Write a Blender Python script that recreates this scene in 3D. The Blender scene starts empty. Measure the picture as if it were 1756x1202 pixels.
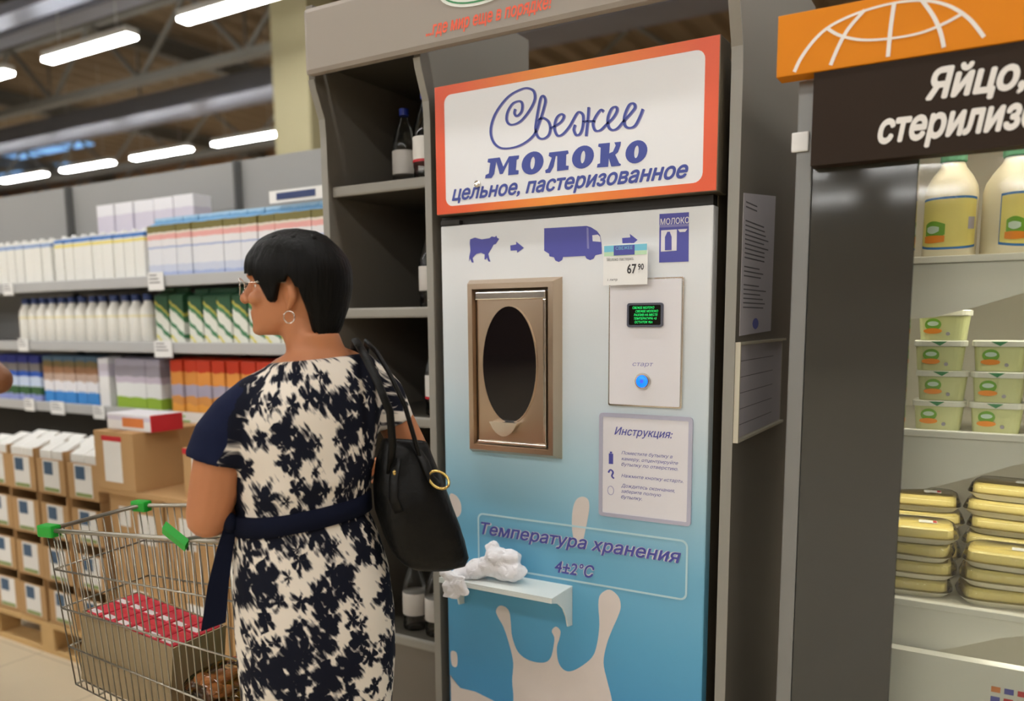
import bpy, bmesh, math, random
from mathutils import Vector, Matrix
from mathutils.geometry import delaunay_2d_cdt
random.seed(7)
SC = bpy.context.scene
COL = SC.collection
PI = math.pi

# ---------------------------------------------------------------- camera
cam_data = bpy.data.cameras.new('camera')
cam = bpy.data.objects.new('camera', cam_data)
COL.objects.link(cam)
YAW, PIT, ROL = (math.radians(a) for a in (-30.75, -7.68, -0.45))
fwd = Vector((math.sin(YAW) * math.cos(PIT), math.cos(YAW) * math.cos(PIT), math.sin(PIT)))
rgt = Vector((math.cos(YAW), -math.sin(YAW), 0))
upv = rgt.cross(fwd)
r2 = rgt * math.cos(ROL) + upv * math.sin(ROL)
u2 = -rgt * math.sin(ROL) + upv * math.cos(ROL)
cam.matrix_world = Matrix(((r2.x, u2.x, -fwd.x, 0.0), (r2.y, u2.y, -fwd.y, -1.9), (r2.z, u2.z, -fwd.z, 1.45), (0, 0, 0, 1)))
cam_data.sensor_fit = 'HORIZONTAL'
cam_data.sensor_width = 36.0
cam_data.lens = 36.0 * 1400 / 1756
cam_data.shift_y = 139 / 1756
cam_data.clip_start = 0.05
cam_data.clip_end = 200
cam_data.dof.use_dof = True
cam_data.dof.focus_distance = 1.95
cam_data.dof.aperture_fstop = 1.6
SC.camera = cam

# ---------------------------------------------------------------- world, exposure
LAMP_STRENGTH = 50.0
w = bpy.data.worlds.new('world'); SC.world = w
w.use_nodes = True
bgn = w.node_tree.nodes['Background']
bgn.inputs[0].default_value = (1.0, 0.97, 0.93, 1)
bgn.inputs[1].default_value = 0.2
SC.view_settings.view_transform = 'Standard'
SC.view_settings.look = 'None'
SC.view_settings.gamma = 1.0
SC.view_settings.exposure = 0.0
SC.view_settings.use_curve_mapping = False

# ---------------------------------------------------------------- materials
def srgb(r, g, b):
    f = lambda c: (c / 255 / 12.92) if c / 255 <= 0.04045 else ((c / 255 + 0.055) / 1.055) ** 2.4
    return (f(r), f(g), f(b))
MATS = {}
def nt(name):
    m = bpy.data.materials.new(name); m.use_nodes = True
    return m, m.node_tree, m.node_tree.nodes['Principled BSDF']
def mat(name, col, rough=0.5, metal=0.0, vary=0.06, scale=9.0, bump=0.0, bscale=60.0, emit=0.0, coat=0.0, ecol=None, spec=0.5):
    if name in MATS: return MATS[name]
    m, t, p = nt(name)
    N = t.nodes.new; L = t.links.new
    tc = N('ShaderNodeTexCoord')
    nz = N('ShaderNodeTexNoise'); nz.inputs['Scale'].default_value = scale; nz.inputs['Detail'].default_value = 3
    L(tc.outputs['Object'], nz.inputs['Vector'])
    mx = N('ShaderNodeMix'); mx.data_type = 'RGBA'
    mx.inputs[6].default_value = tuple(c * (1 - vary) for c in col) + (1,)
    mx.inputs[7].default_value = tuple(min(1, c * (1 + vary)) for c in col) + (1,)
    L(nz.outputs['Fac'], mx.inputs[0]); L(mx.outputs[2], p.inputs['Base Color'])
    p.inputs['Roughness'].default_value = rough; p.inputs['Metallic'].default_value = metal
    p.inputs['Coat Weight'].default_value = coat
    p.inputs['Specular IOR Level'].default_value = spec
    if bump:
        nb = N('ShaderNodeTexNoise'); nb.inputs['Scale'].default_value = bscale; nb.inputs['Detail'].default_value = 4
        L(tc.outputs['Object'], nb.inputs['Vector'])
        bp = N('ShaderNodeBump'); bp.inputs['Strength'].default_value = bump; bp.inputs['Distance'].default_value = 0.01
        L(nb.outputs['Fac'], bp.inputs['Height']); L(bp.outputs['Normal'], p.inputs['Normal'])
    if emit:
        p.inputs['Emission Color'].default_value = tuple(ecol or col) + (1,)
        p.inputs['Emission Strength'].default_value = emit
    MATS[name] = m
    return m
def bands(name, stops, rough=0.45, wob=0.0, wscale=2.0, axis='Z', diag=0.0, interp='CONSTANT'):
    """printed packaging: colour bands over the generated height"""
    if name in MATS: return MATS[name]
    m, t, p = nt(name); N = t.nodes.new; L = t.links.new
    tc = N('ShaderNodeTexCoord'); sp = N('ShaderNodeSeparateXYZ'); L(tc.outputs['Generated'], sp.inputs[0])
    nz = N('ShaderNodeTexNoise'); nz.inputs['Scale'].default_value = wscale; L(tc.outputs['Generated'], nz.inputs['Vector'])
    a = N('ShaderNodeMath'); a.operation = 'MULTIPLY_ADD'
    L(nz.outputs['Fac'], a.inputs[0]); a.inputs[1].default_value = wob; L(sp.outputs[axis], a.inputs[2])
    s = N('ShaderNodeMath'); s.operation = 'SUBTRACT'; L(a.outputs[0], s.inputs[0]); s.inputs[1].default_value = wob * 0.5
    d = N('ShaderNodeMath'); d.operation = 'MULTIPLY_ADD'; L(sp.outputs['X'], d.inputs[0]); d.inputs[1].default_value = diag; L(s.outputs[0], d.inputs[2])
    cr = N('ShaderNodeValToRGB'); cr.color_ramp.interpolation = interp
    el = cr.color_ramp.elements
    for i, (pos, c) in enumerate(stops):
        e = el[i] if i < 2 else el.new(pos)
        e.position = pos; e.color = tuple(srgb(*c)) + (1,)
    L(d.outputs[0], cr.inputs[0]); L(cr.outputs[0], p.inputs['Base Color'])
    p.inputs['Roughness'].default_value = rough
    MATS[name] = m
    return m
def glassy(name, tint=(0.9, 0.95, 0.93), spec_rough=0.03, fac=None):
    """thin clear sheet: see-through with a mirror sheen that grows at grazing angles"""
    if name in MATS: return MATS[name]
    m, t, p = nt(name); N = t.nodes.new; L = t.links.new
    tr = N('ShaderNodeBsdfTransparent'); tr.inputs[0].default_value = tuple(tint) + (1,)
    gl = N('ShaderNodeBsdfGlossy'); gl.inputs['Roughness'].default_value = spec_rough
    fr = N('ShaderNodeFresnel'); fr.inputs[0].default_value = 1.45
    mx = N('ShaderNodeMixShader')
    if fac is None: L(fr.outputs[0], mx.inputs[0])
    else: mx.inputs[0].default_value = fac
    L(tr.outputs[0], mx.inputs[1]); L(gl.outputs[0], mx.inputs[2])
    L(mx.outputs[0], t.nodes['Material Output'].inputs['Surface'])
    t.nodes.remove(p)
    MATS[name] = m
    return m

# ---------------------------------------------------------------- mesh helpers
def bm_new(): return bmesh.new()
def bx(bm, x0, x1, y0, y1, z0, z1, bev=0.0):
    vs = [bm.verts.new((x, y, z)) for z in (z0, z1) for y in (y0, y1) for x in (x0, x1)]
    fs = [(0, 2, 3, 1), (4, 5, 7, 6), (0, 1, 5, 4), (2, 6, 7, 3), (0, 4, 6, 2), (1, 3, 7, 5)]
    F = [bm.faces.new([vs[i] for i in f]) for f in fs]
    if bev:
        es = list({e for f in F for e in f.edges})
        bmesh.ops.bevel(bm, geom=es, offset=bev, segments=2, affect='EDGES', profile=0.6)
    return bm
def box(x0, x1, y0, y1, z0, z1, bev=0.0): return bx(bm_new(), min(x0, x1), max(x0, x1), min(y0, y1), max(y0, y1), min(z0, z1), max(z0, z1), bev)
def frames(pts):
    pts = [Vector(p) for p in pts]; T = []
    for i in range(len(pts)):
        d = pts[min(i + 1, len(pts) - 1)] - pts[max(i - 1, 0)]
        T.append(d.normalized())
    n = Vector((0, 0, 1)).cross(T[0])
    if n.length < 1e-3: n = Vector((1, 0, 0))
    n.normalize(); out = []
    for i, t in enumerate(T):
        n = (n - t * n.dot(t)).normalized(); out.append((pts[i], n, t.cross(n)))
    return out
def tube(bm, pts, r, n=8, closed=False, cap=True):
    fr = frames(pts); rr = r if isinstance(r, (list, tuple)) else [r] * len(fr)
    rings = []
    for (p, a, b), q in zip(fr, rr):
        qa, qb = q if isinstance(q, (list, tuple)) else (q, q)
        rings.append([bm.verts.new(p + a * (qa * math.cos(2 * PI * k / n)) + b * (qb * math.sin(2 * PI * k / n))) for k in range(n)])
    m = len(rings)
    for i in range(m if closed else m - 1):
        A = rings[i]; B = rings[(i + 1) % m]
        for k in range(n):
            bm.faces.new((A[k], A[(k + 1) % n], B[(k + 1) % n], B[k]))
    if cap and not closed:
        bm.faces.new(rings[0][::-1]); bm.faces.new(rings[-1])
    return bm
def limb(bm, pts, rr, n=14):
    """tapered limb with rounded ends"""
    pts = [Vector(p) for p in pts]
    g = lambda q, s: tuple(v * s for v in q) if isinstance(q, tuple) else q * s
    mx = lambda q: max(q) if isinstance(q, tuple) else q
    d0 = (pts[0] - pts[1]).normalized(); d1 = (pts[-1] - pts[-2]).normalized()
    P = [pts[0] + d0 * mx(rr[0]) * 0.9, pts[0] + d0 * mx(rr[0]) * 0.6] + pts + [pts[-1] + d1 * mx(rr[-1]) * 0.6, pts[-1] + d1 * mx(rr[-1]) * 0.9]
    R = [g(rr[0], 0.35), g(rr[0], 0.78)] + list(rr) + [g(rr[-1], 0.78), g(rr[-1], 0.35)]
    return tube(bm, P, R, n)
def loft(bm, rings, cap=True):
    R = [[bm.verts.new(v) for v in r] for r in rings]
    n = len(R[0])
    for A, B in zip(R[:-1], R[1:]):
        for k in range(n): bm.faces.new((A[k], A[(k + 1) % n], B[(k + 1) % n], B[k]))
    if cap: bm.faces.new(R[0][::-1]); bm.faces.new(R[-1])
    return bm
def ell_ring(cx, cy, z, a, b, rot=0.0, n=32, p=2.0, tz=(0, 0)):
    out = []
    for k in range(n):
        t = 2 * PI * k / n; c, s = math.cos(t), math.sin(t)
        x = a * math.copysign(abs(c) ** (2 / p), c); y = b * math.copysign(abs(s) ** (2 / p), s)
        X = x * math.cos(rot) - y * math.sin(rot); Y = x * math.sin(rot) + y * math.cos(rot)
        out.append((cx + X, cy + Y, z + tz[0] * X + tz[1] * Y))
    return out
def lathe(bm, prof, n=20, c=(0, 0, 0)):
    return loft(bm, [[(c[0] + r * math.cos(2 * PI * k / n), c[1] + r * math.sin(2 * PI * k / n), c[2] + z) for k in range(n)] for r, z in prof])
def ellipsoid(bm, c, r, rot=None, sub=3):
    m = Matrix.Translation(c) @ (rot or Matrix()) @ Matrix.Diagonal((*r, 1))
    bmesh.ops.create_icosphere(bm, subdivisions=sub, radius=1, matrix=m)
    return bm
def prism_xz(bm, poly, y0, y1):
    """polygon (x, z) given thickness along y (front at y0)"""
    ar = sum(a[0] * b[1] - b[0] * a[1] for a, b in zip(poly, poly[1:] + poly[:1]))
    if ar < 0: poly = poly[::-1]
    F = [bm.verts.new((x, y0, z)) for x, z in poly]; B = [bm.verts.new((x, y1, z)) for x, z in poly]
    f = bm.faces.new(F); g = bm.faces.new(B[::-1])
    n = len(poly)
    for k in range(n): bm.faces.new((F[(k + 1) % n], F[k], B[k], B[(k + 1) % n]))
    f.normal_update(); g.normal_update()
    bmesh.ops.triangulate(bm, faces=[f, g], ngon_method='EAR_CLIP')
    return bm
def smooth_poly(pts, sub=4):
    n = len(pts); out = []
    for i in range(n):
        p0, p1, p2, p3 = (Vector(pts[(i + k) % n]) for k in (-1, 0, 1, 2))
        for k in range(sub):
            t = k / sub
            out.append(tuple(0.5 * ((2 * p1) + (p2 - p0) * t + (2 * p0 - 5 * p1 + 4 * p2 - p3) * t * t + (3 * p1 - p0 - 3 * p2 + p3) * t ** 3)))
    return out
def ring_xz(bm, outer, inner, y0, y1):
    """flat ring between two outlines of equal length"""
    n = len(outer); V = lambda pl, y: [bm.verts.new((x, y, z)) for x, z in pl]
    a, b, c, d = V(outer, y0), V(inner, y0), V(outer, y1), V(inner, y1)
    for k in range(n):
        j = (k + 1) % n
        bm.faces.new((a[k], a[j], b[j], b[k])); bm.faces.new((c[j], c[k], d[k], d[j]))
        bm.faces.new((a[j], a[k], c[k], c[j])); bm.faces.new((b[k], b[j], d[j], d[k]))
    bmesh.ops.recalc_face_normals(bm, faces=bm.faces)
    return bm
def rrect(x0, x1, z0, z1, r, n=5):
    out = []
    for cx, cz, a in ((x1 - r, z1 - r, 0), (x0 + r, z1 - r, 90), (x0 + r, z0 + r, 180), (x1 - r, z0 + r, 270)):
        for k in range(n + 1):
            t = math.radians(a + 90 * k / n); out.append((cx + r * math.cos(t), cz + r * math.sin(t)))
    return out
def ribbon_xz(bm, pts, wid, y0, y1, sub=6):
    """pen stroke: smooth curve through (x, z) points, width varies with direction"""
    P = []
    for i in range(len(pts) - 1):
        p0 = Vector(pts[max(i - 1, 0)]); p1 = Vector(pts[i]); p2 = Vector(pts[i + 1]); p3 = Vector(pts[min(i + 2, len(pts) - 1)])
        for k in range(sub):
            t = k / sub
            P.append(0.5 * ((2 * p1) + (p2 - p0) * t + (2 * p0 - 5 * p1 + 4 * p2 - p3) * t * t + (3 * p1 - p0 - 3 * p2 + p3) * t ** 3))
    P.append(Vector(pts[-1])); prev = None
    for i, p in enumerate(P):
        d = (P[min(i + 1, len(P) - 1)] - P[max(i - 1, 0)]).normalized(); nrm = Vector((-d.y, d.x))
        wd = wid * (0.65 + 0.6 * abs(d.y)) if True else wid
        a, b = p + nrm * wd / 2, p - nrm * wd / 2
        cur = [bm.verts.new((q.x, y, q.y)) for y in (y0, y1) for q in (a, b)]
        if prev:
            for s in ((0, 1), (1, 3), (3, 2), (2, 0)):
                bm.faces.new((prev[s[0]], prev[s[1]], cur[s[1]], cur[s[0]]))
        prev = cur
    bmesh.ops.recalc_face_normals(bm, faces=bm.faces)
    return bm
def text_bm(s, x0, x1, z0, z1, y, shear=0.0, bold=0.0):
    """a line of flat lettering stretched to a box in the x-z plane at depth y"""
    cu = bpy.data.curves.new('t', 'FONT'); cu.body = s; cu.shear = shear; cu.resolution_u = 2; cu.fill_mode = 'NONE'
    o = bpy.data.objects.new('t', cu); COL.objects.link(o)
    dg = bpy.context.evaluated_depsgraph_get(); dg.update()
    me = bpy.data.meshes.new_from_object(o.evaluated_get(dg))
    nb = {}
    for e in me.edges:
        a, b = e.vertices; nb.setdefault(a, []).append(b); nb.setdefault(b, []).append(a)
    P = [v.co.copy() for v in me.vertices]
    bpy.data.objects.remove(o); bpy.data.curves.remove(cu); bpy.data.meshes.remove(me)
    seen = set(); loops = []
    for st in nb:                                   # closed outlines of the glyphs
        if st in seen: continue
        lp = [st]; seen.add(st); cur = st
        while True:
            nx = [k for k in nb[cur] if k not in seen]
            if not nx: break
            cur = nx[0]; seen.add(cur); lp.append(cur)
        if len(lp) > 2: loops.append([P[k] for k in lp])
    # triangulate all outlines together and keep what the winding rule calls ink
    pts, eds = [], []
    for l in loops:
        n0 = len(pts); pts += [Vector((v.x, v.y)) for v in l]
        eds += [(n0 + k, n0 + (k + 1) % len(l)) for k in range(len(l))]
    vo, _, fo = delaunay_2d_cdt(pts, eds, [], 0, 1e-5)[:3]
    def winding(p):
        w_ = 0
        for l in loops:
            for k in range(len(l)):
                a, b = l[k - 1], l[k]
                if (a.y > p.y) != (b.y > p.y):
                    if p.x < (b.x - a.x) * (p.y - a.y) / (b.y - a.y) + a.x: w_ += 1 if b.y > a.y else -1
        return w_
    ink = [f for f in fo if winding(sum((vo[k] for k in f), Vector((0, 0))) / len(f)) != 0]
    bm = bm_new()
    shifts = [(0, 0)] + ([(dx * bold, dy * bold) for dx, dy in ((1, 0), (-1, 0), (0, 1), (0, -1), (0.7, 0.7), (-0.7, 0.7), (0.7, -0.7), (-0.7, -0.7))] if bold else [])
    for lay, (dx, dy) in enumerate(shifts):
        V = [bm.verts.new((v.x + dx, v.y + dy, lay * 0.00004)) for v in vo]
        for f in ink: bm.faces.new([V[k] for k in f])
    bmesh.ops.delete(bm, geom=[v for v in bm.verts if not v.link_faces], context='VERTS')
    xs = [v.co.x for v in bm.verts]; ys = [v.co.y for v in bm.verts]
    a, b, c, d = min(xs), max(xs), min(ys), max(ys)
    for v in bm.verts:
        v.co = Vector((x0 + (v.co.x - a) / (b - a) * (x1 - x0), y - v.co.z, z0 + (v.co.y - c) / (d - c) * (z1 - z0)))
    for f in bm.faces:
        f.normal_update()
        if f.normal.y > 0: f.normal_flip()
    return bm

# ---------------------------------------------------------------- scene graph helpers
def basis(o):
    m = o.matrix_basis.copy()
    while o.parent: o = o.parent; m = o.matrix_basis @ m
    return m
def obj(name, bm, m, parent=None, smooth=False, loc=None, world=False, label=None, kind=None):
    if world and parent: bmesh.ops.transform(bm, matrix=basis(parent).inverted(), verts=bm.verts)
    me = bpy.data.meshes.new(name); bm.to_mesh(me); bm.free()
    if m: me.materials.append(MATS[m] if isinstance(m, str) else m)
    if smooth:
        for p in me.polygons: p.use_smooth = True
    o = bpy.data.objects.new(name, me); COL.objects.link(o)
    if parent: o.parent = parent
    if loc: o.location = loc
    if label: o['label'] = label
    if kind: o['kind'] = kind
    return o
def tag(o, label, cat, group=None):
    o['label'] = label; o['category'] = cat
    if group: o['group'] = group
    return o
def thing(name, label, cat, loc=(0, 0, 0), rz=0.0, group=None):
    o = bpy.data.objects.new(name, None); COL.objects.link(o)
    o.empty_display_size = 0.05
    o.location = loc; o.rotation_euler = (0, 0, rz)
    return tag(o, label, cat, group)
def struct(name, bm, m, parent=None, world=False):
    o = obj(name, bm, m, parent, world=world)
    if not parent: o['kind'] = 'structure'
    return o
def dup(o, loc, rz=0.0, label=None, group=None):
    def cp(s, par):
        c = s.copy(); COL.objects.link(c); c.parent = par
        for ch in s.children: cp(ch, c)
        return c
    c = cp(o, None); c.location = loc; c.rotation_euler = (0, 0, rz)
    if label: c['label'] = label
    if group: c['group'] = group
    return c
def remeshed(bm, voxel, smooth_it=6, fac=0.5):
    me = bpy.data.meshes.new('tmp'); bmesh.ops.recalc_face_normals(bm, faces=bm.faces); bm.to_mesh(me); bm.free()
    o = bpy.data.objects.new('tmp', me); COL.objects.link(o)
    r = o.modifiers.new('r', 'REMESH'); r.mode = 'VOXEL'; r.voxel_size = voxel
    s = o.modifiers.new('s', 'SMOOTH'); s.factor = fac; s.iterations = smooth_it
    dg = bpy.context.evaluated_depsgraph_get(); dg.update()
    m2 = bpy.data.meshes.new_from_object(o.evaluated_get(dg))
    b = bm_new(); b.from_mesh(m2)
    bpy.data.objects.remove(o); bpy.data.meshes.remove(me); bpy.data.meshes.remove(m2)
    return b
ORD = ['first', 'second', 'third', 'fourth', 'fifth', 'sixth', 'seventh', 'eighth', 'ninth', 'tenth', 'eleventh', 'twelfth', 'thirteenth', 'fourteenth', 'fifteenth', 'sixteenth', 'seventeenth', 'eighteenth', 'nineteenth', 'twentieth']

# flat printed outlines (x, z) on the vending machine, in metres
COW = [(-1.2582, 1.6727), (-1.2428, 1.6765), (-1.2203, 1.6706), (-1.1952, 1.6724), (-1.1885, 1.6766), (-1.1785, 1.6742), (-1.1741, 1.6776), (-1.172, 1.672), (-1.1654, 1.6689), (-1.1688, 1.6645), (-1.176, 1.6558), (-1.1832, 1.6543), (-1.1889, 1.6459), (-1.1956, 1.637), (-1.2002, 1.6312), (-1.197, 1.6186), (-1.1938, 1.6106), (-1.1993, 1.6108), (-1.2048, 1.6213), (-1.2082, 1.6168), (-1.2127, 1.617), (-1.2114, 1.6299), (-1.2236, 1.6351), (-1.2378, 1.633), (-1.2453, 1.6278), (-1.2511, 1.6224), (-1.2479, 1.6101), (-1.2536, 1.6104), (-1.2591, 1.6214), (-1.2627, 1.6145), (-1.2613, 1.6285), (-1.2576, 1.6424), (-1.2595, 1.6612)]
TRUCK = [(-1.0286, 1.6876), (-0.9077, 1.6859), (-0.8956, 1.6818), (-0.8788, 1.6713), (-0.8707, 1.6606), (-0.8667, 1.64), (-0.8656, 1.6152), (-0.8832, 1.6127), (-0.888, 1.6047), (-0.8976, 1.6013), (-0.9073, 1.6052), (-0.9117, 1.6123), (-0.974, 1.6125), (-0.977, 1.6048), (-0.9865, 1.6003), (-0.9962, 1.6047), (-1.0002, 1.6128), (-1.0135, 1.6161), (-1.0145, 1.6224), (-1.0288, 1.631)]
TRUCK_WINDOW = [(-0.8917, 1.6619), (-0.8764, 1.6627), (-0.8706, 1.6572), (-0.8686, 1.6444), (-0.8906, 1.6473)]
TRUCK_STRIP = [(-0.9077, 1.6825), (-0.9024, 1.6805), (-0.9002, 1.6289), (-0.906, 1.6301)]
ARROW1 = [(-1.1309, 1.6497), (-1.1126, 1.6514), (-1.1125, 1.6587), (-1.0893, 1.6412), (-1.1096, 1.6296), (-1.1106, 1.636), (-1.1299, 1.636)]
ARROW2 = [(-0.8115, 1.6505), (-0.79, 1.6509), (-0.7914, 1.6593), (-0.7712, 1.644), (-0.7865, 1.6324), (-0.7875, 1.6374), (-0.8105, 1.6378)]
VEND = [(-0.716, 1.7012), (-0.6438, 1.7001), (-0.6422, 1.5868), (-0.715, 1.5875)]
VEND_BAND = [(-0.7156, 1.6756), (-0.6432, 1.6741), (-0.6431, 1.6681), (-0.7155, 1.6695)]
VEND_PANEL = [(-0.711, 1.6627), (-0.672, 1.6627), (-0.6718, 1.6133), (-0.711, 1.6128)]
VEND_BOTTLE = [(-0.6977, 1.6533), (-0.6952, 1.6585), (-0.6891, 1.6581), (-0.6873, 1.6527), (-0.6846, 1.6465), (-0.684, 1.6155), (-0.7005, 1.6155), (-0.7011, 1.6466)]
VEND_SLOT = [(-0.6694, 1.6625), (-0.6464, 1.6623), (-0.6513, 1.6558), (-0.665, 1.6558)]
SPLASH = [(-1.1329, 0.3735), (-1.1357, 0.4354), (-1.1319, 0.4893), (-1.144, 0.5396), (-1.1628, 0.5885), (-1.1812, 0.6152), (-1.1877, 0.6328), (-1.1765, 0.649), (-1.1572, 0.6494), (-1.1439, 0.6369), (-1.1392, 0.608), (-1.1346, 0.564), (-1.115, 0.523), (-1.0781, 0.5069), (-1.0336, 0.5105), (-1.0113, 0.5299), (-1.0018, 0.5684), (-1.0002, 0.5906), (-1.008, 0.6072), (-0.9955, 0.6219), (-0.9815, 0.6123), (-0.9846, 0.59), (-0.9924, 0.5631), (-0.9893, 0.5273), (-0.9768, 0.5067), (-0.955, 0.502), (-0.9244, 0.5196), (-0.8869, 0.5563), (-0.8723, 0.5947), (-0.8653, 0.6523), (-0.8687, 0.7075), (-0.8623, 0.7363), (-0.8371, 0.7529), (-0.8119, 0.738), (-0.8052, 0.7118), (-0.8134, 0.6828), (-0.8289, 0.6453), (-0.8444, 0.6004), (-0.8528, 0.5493), (-0.8421, 0.5022), (-0.827, 0.4475)]
DROP1 = [(-0.9172, 0.9927), (-0.9011, 0.9876), (-0.8966, 0.9711), (-0.8994, 0.9437), (-0.908, 0.9017), (-0.9153, 0.8733), (-0.9271, 0.8634), (-0.9391, 0.8701), (-0.9467, 0.9037), (-0.9453, 0.9521), (-0.935, 0.982)]
DROP2 = [(-1.3408, 0.9561), (-1.3187, 0.9531), (-1.3041, 0.9338), (-1.3028, 0.9079), (-1.3155, 0.8907), (-1.3332, 0.8932), (-1.3435, 0.9146)]
DROP3 = [(-1.3466, 0.4788), (-1.3284, 0.4786), (-1.3243, 0.4559), (-1.3284, 0.4345), (-1.343, 0.4344), (-1.3481, 0.4547)]
PUDDLE = [(-1.3529, 0.402), (-1.3169, 0.3705), (-1.2628, 0.3713), (-1.1972, 0.358), (-1.3547, 0.3199)]
SCRIPT_STROKES = [[(-1.1009, 1.9883), (-1.1036, 1.9779), (-1.0959, 1.9705), (-1.0829, 1.9795), (-1.0802, 1.9962), (-1.0878, 2.0057), (-1.1086, 2.0022), (-1.1244, 1.9828), (-1.1262, 1.9615), (-1.1116, 1.951), (-1.0856, 1.9564), (-1.0599, 1.9786), (-1.0446, 2.0019), (-1.0455, 2.021), (-1.0571, 2.0314), (-1.0799, 2.0343), (-1.1214, 2.0211), (-1.1587, 1.9873), (-1.1752, 1.9501), (-1.1703, 1.9189), (-1.1491, 1.8989), (-1.1174, 1.8937), (-1.0809, 1.8991), (-1.0475, 1.9176), (-1.0298, 1.9493), (-1.0172, 1.9814), (-1.0136, 1.9976), (-1.0196, 2.0089), (-1.0271, 2.0037), (-1.0337, 1.9794), (-1.0398, 1.9506), (-1.0419, 1.9297), (-1.0349, 1.9118), (-1.0199, 1.9058), (-1.0049, 1.9126), (-0.9999, 1.9288), (-1.0058, 1.9463), (-1.0222, 1.9568), (-1.0358, 1.9501)], [(-0.9999, 1.9288), (-0.9841, 1.9331), (-0.968, 1.9416), (-0.9617, 1.9532), (-0.9704, 1.9585), (-0.9827, 1.9497), (-0.9881, 1.9274), (-0.9802, 1.9096), (-0.9656, 1.91), (-0.9462, 1.9264), (-0.9271, 1.9529), (-0.9176, 1.9566), (-0.909, 1.9464), (-0.9099, 1.9219), (-0.9174, 1.9056), (-0.9279, 1.9043), (-0.9342, 1.9166), (-0.9308, 1.9286)], [(-0.8941, 1.9649), (-0.8958, 1.9407), (-0.9008, 1.8982)], [(-0.9099, 1.9334), (-0.8939, 1.9323), (-0.8771, 1.9301)], [(-0.8546, 1.9495), (-0.8615, 1.9545), (-0.873, 1.9438), (-0.8822, 1.9267), (-0.8774, 1.9098), (-0.8635, 1.9073), (-0.8474, 1.9183), (-0.8293, 1.9322), (-0.8195, 1.9469), (-0.8228, 1.9561), (-0.834, 1.9529), (-0.843, 1.9339), (-0.8419, 1.9136), (-0.8313, 1.9042), (-0.8177, 1.9066), (-0.8021, 1.9207), (-0.7823, 1.9381), (-0.7736, 1.9488), (-0.7782, 1.9581), (-0.7892, 1.9548), (-0.8, 1.9324), (-0.7998, 1.9124), (-0.7885, 1.9039), (-0.7731, 1.9071), (-0.7602, 1.9273), (-0.7538, 1.9422)]]
MILK_LETTERS = [[(-1.1943, 1.8248), (-1.192, 1.8335), (-1.1822, 1.8361), (-1.1775, 1.8623), (-1.1861, 1.8649), (-1.1838, 1.8736), (-1.1483, 1.8734), (-1.1379, 1.8486), (-1.1202, 1.8731), (-1.0904, 1.8725), (-1.0915, 1.864), (-1.0978, 1.862), (-1.1001, 1.837), (-1.0917, 1.8353), (-1.0928, 1.8259), (-1.1233, 1.8261), (-1.1208, 1.8609), (-1.1402, 1.8312), (-1.1488, 1.8312), (-1.1591, 1.8648), (-1.166, 1.8337), (-1.1742, 1.8238)], [(-1.0141, 1.8278), (-1.0061, 1.8313), (-0.9951, 1.8565), (-1.004, 1.8617), (-1.002, 1.87), (-0.95, 1.8694), (-0.948, 1.8621), (-0.9548, 1.8598), (-0.9557, 1.8335), (-0.948, 1.8323), (-0.9489, 1.8231), (-0.9803, 1.8228), (-0.9793, 1.8591), (-0.9842, 1.8596), (-0.9901, 1.8348), (-1.0001, 1.8205), (-1.0126, 1.8208)], [(-0.8708, 1.8205), (-0.869, 1.8285), (-0.8624, 1.8295), (-0.8609, 1.8662), (-0.8678, 1.8694), (-0.8665, 1.8758), (-0.837, 1.875), (-0.8386, 1.8503), (-0.8286, 1.8533), (-0.8214, 1.8667), (-0.8251, 1.8744), (-0.8084, 1.8741), (-0.8096, 1.8654), (-0.8158, 1.8507), (-0.823, 1.8458), (-0.8124, 1.8252), (-0.8078, 1.8223), (-0.8091, 1.8188), (-0.8328, 1.8192), (-0.8394, 1.8402), (-0.8402, 1.8281), (-0.8411, 1.8192)]]
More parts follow.
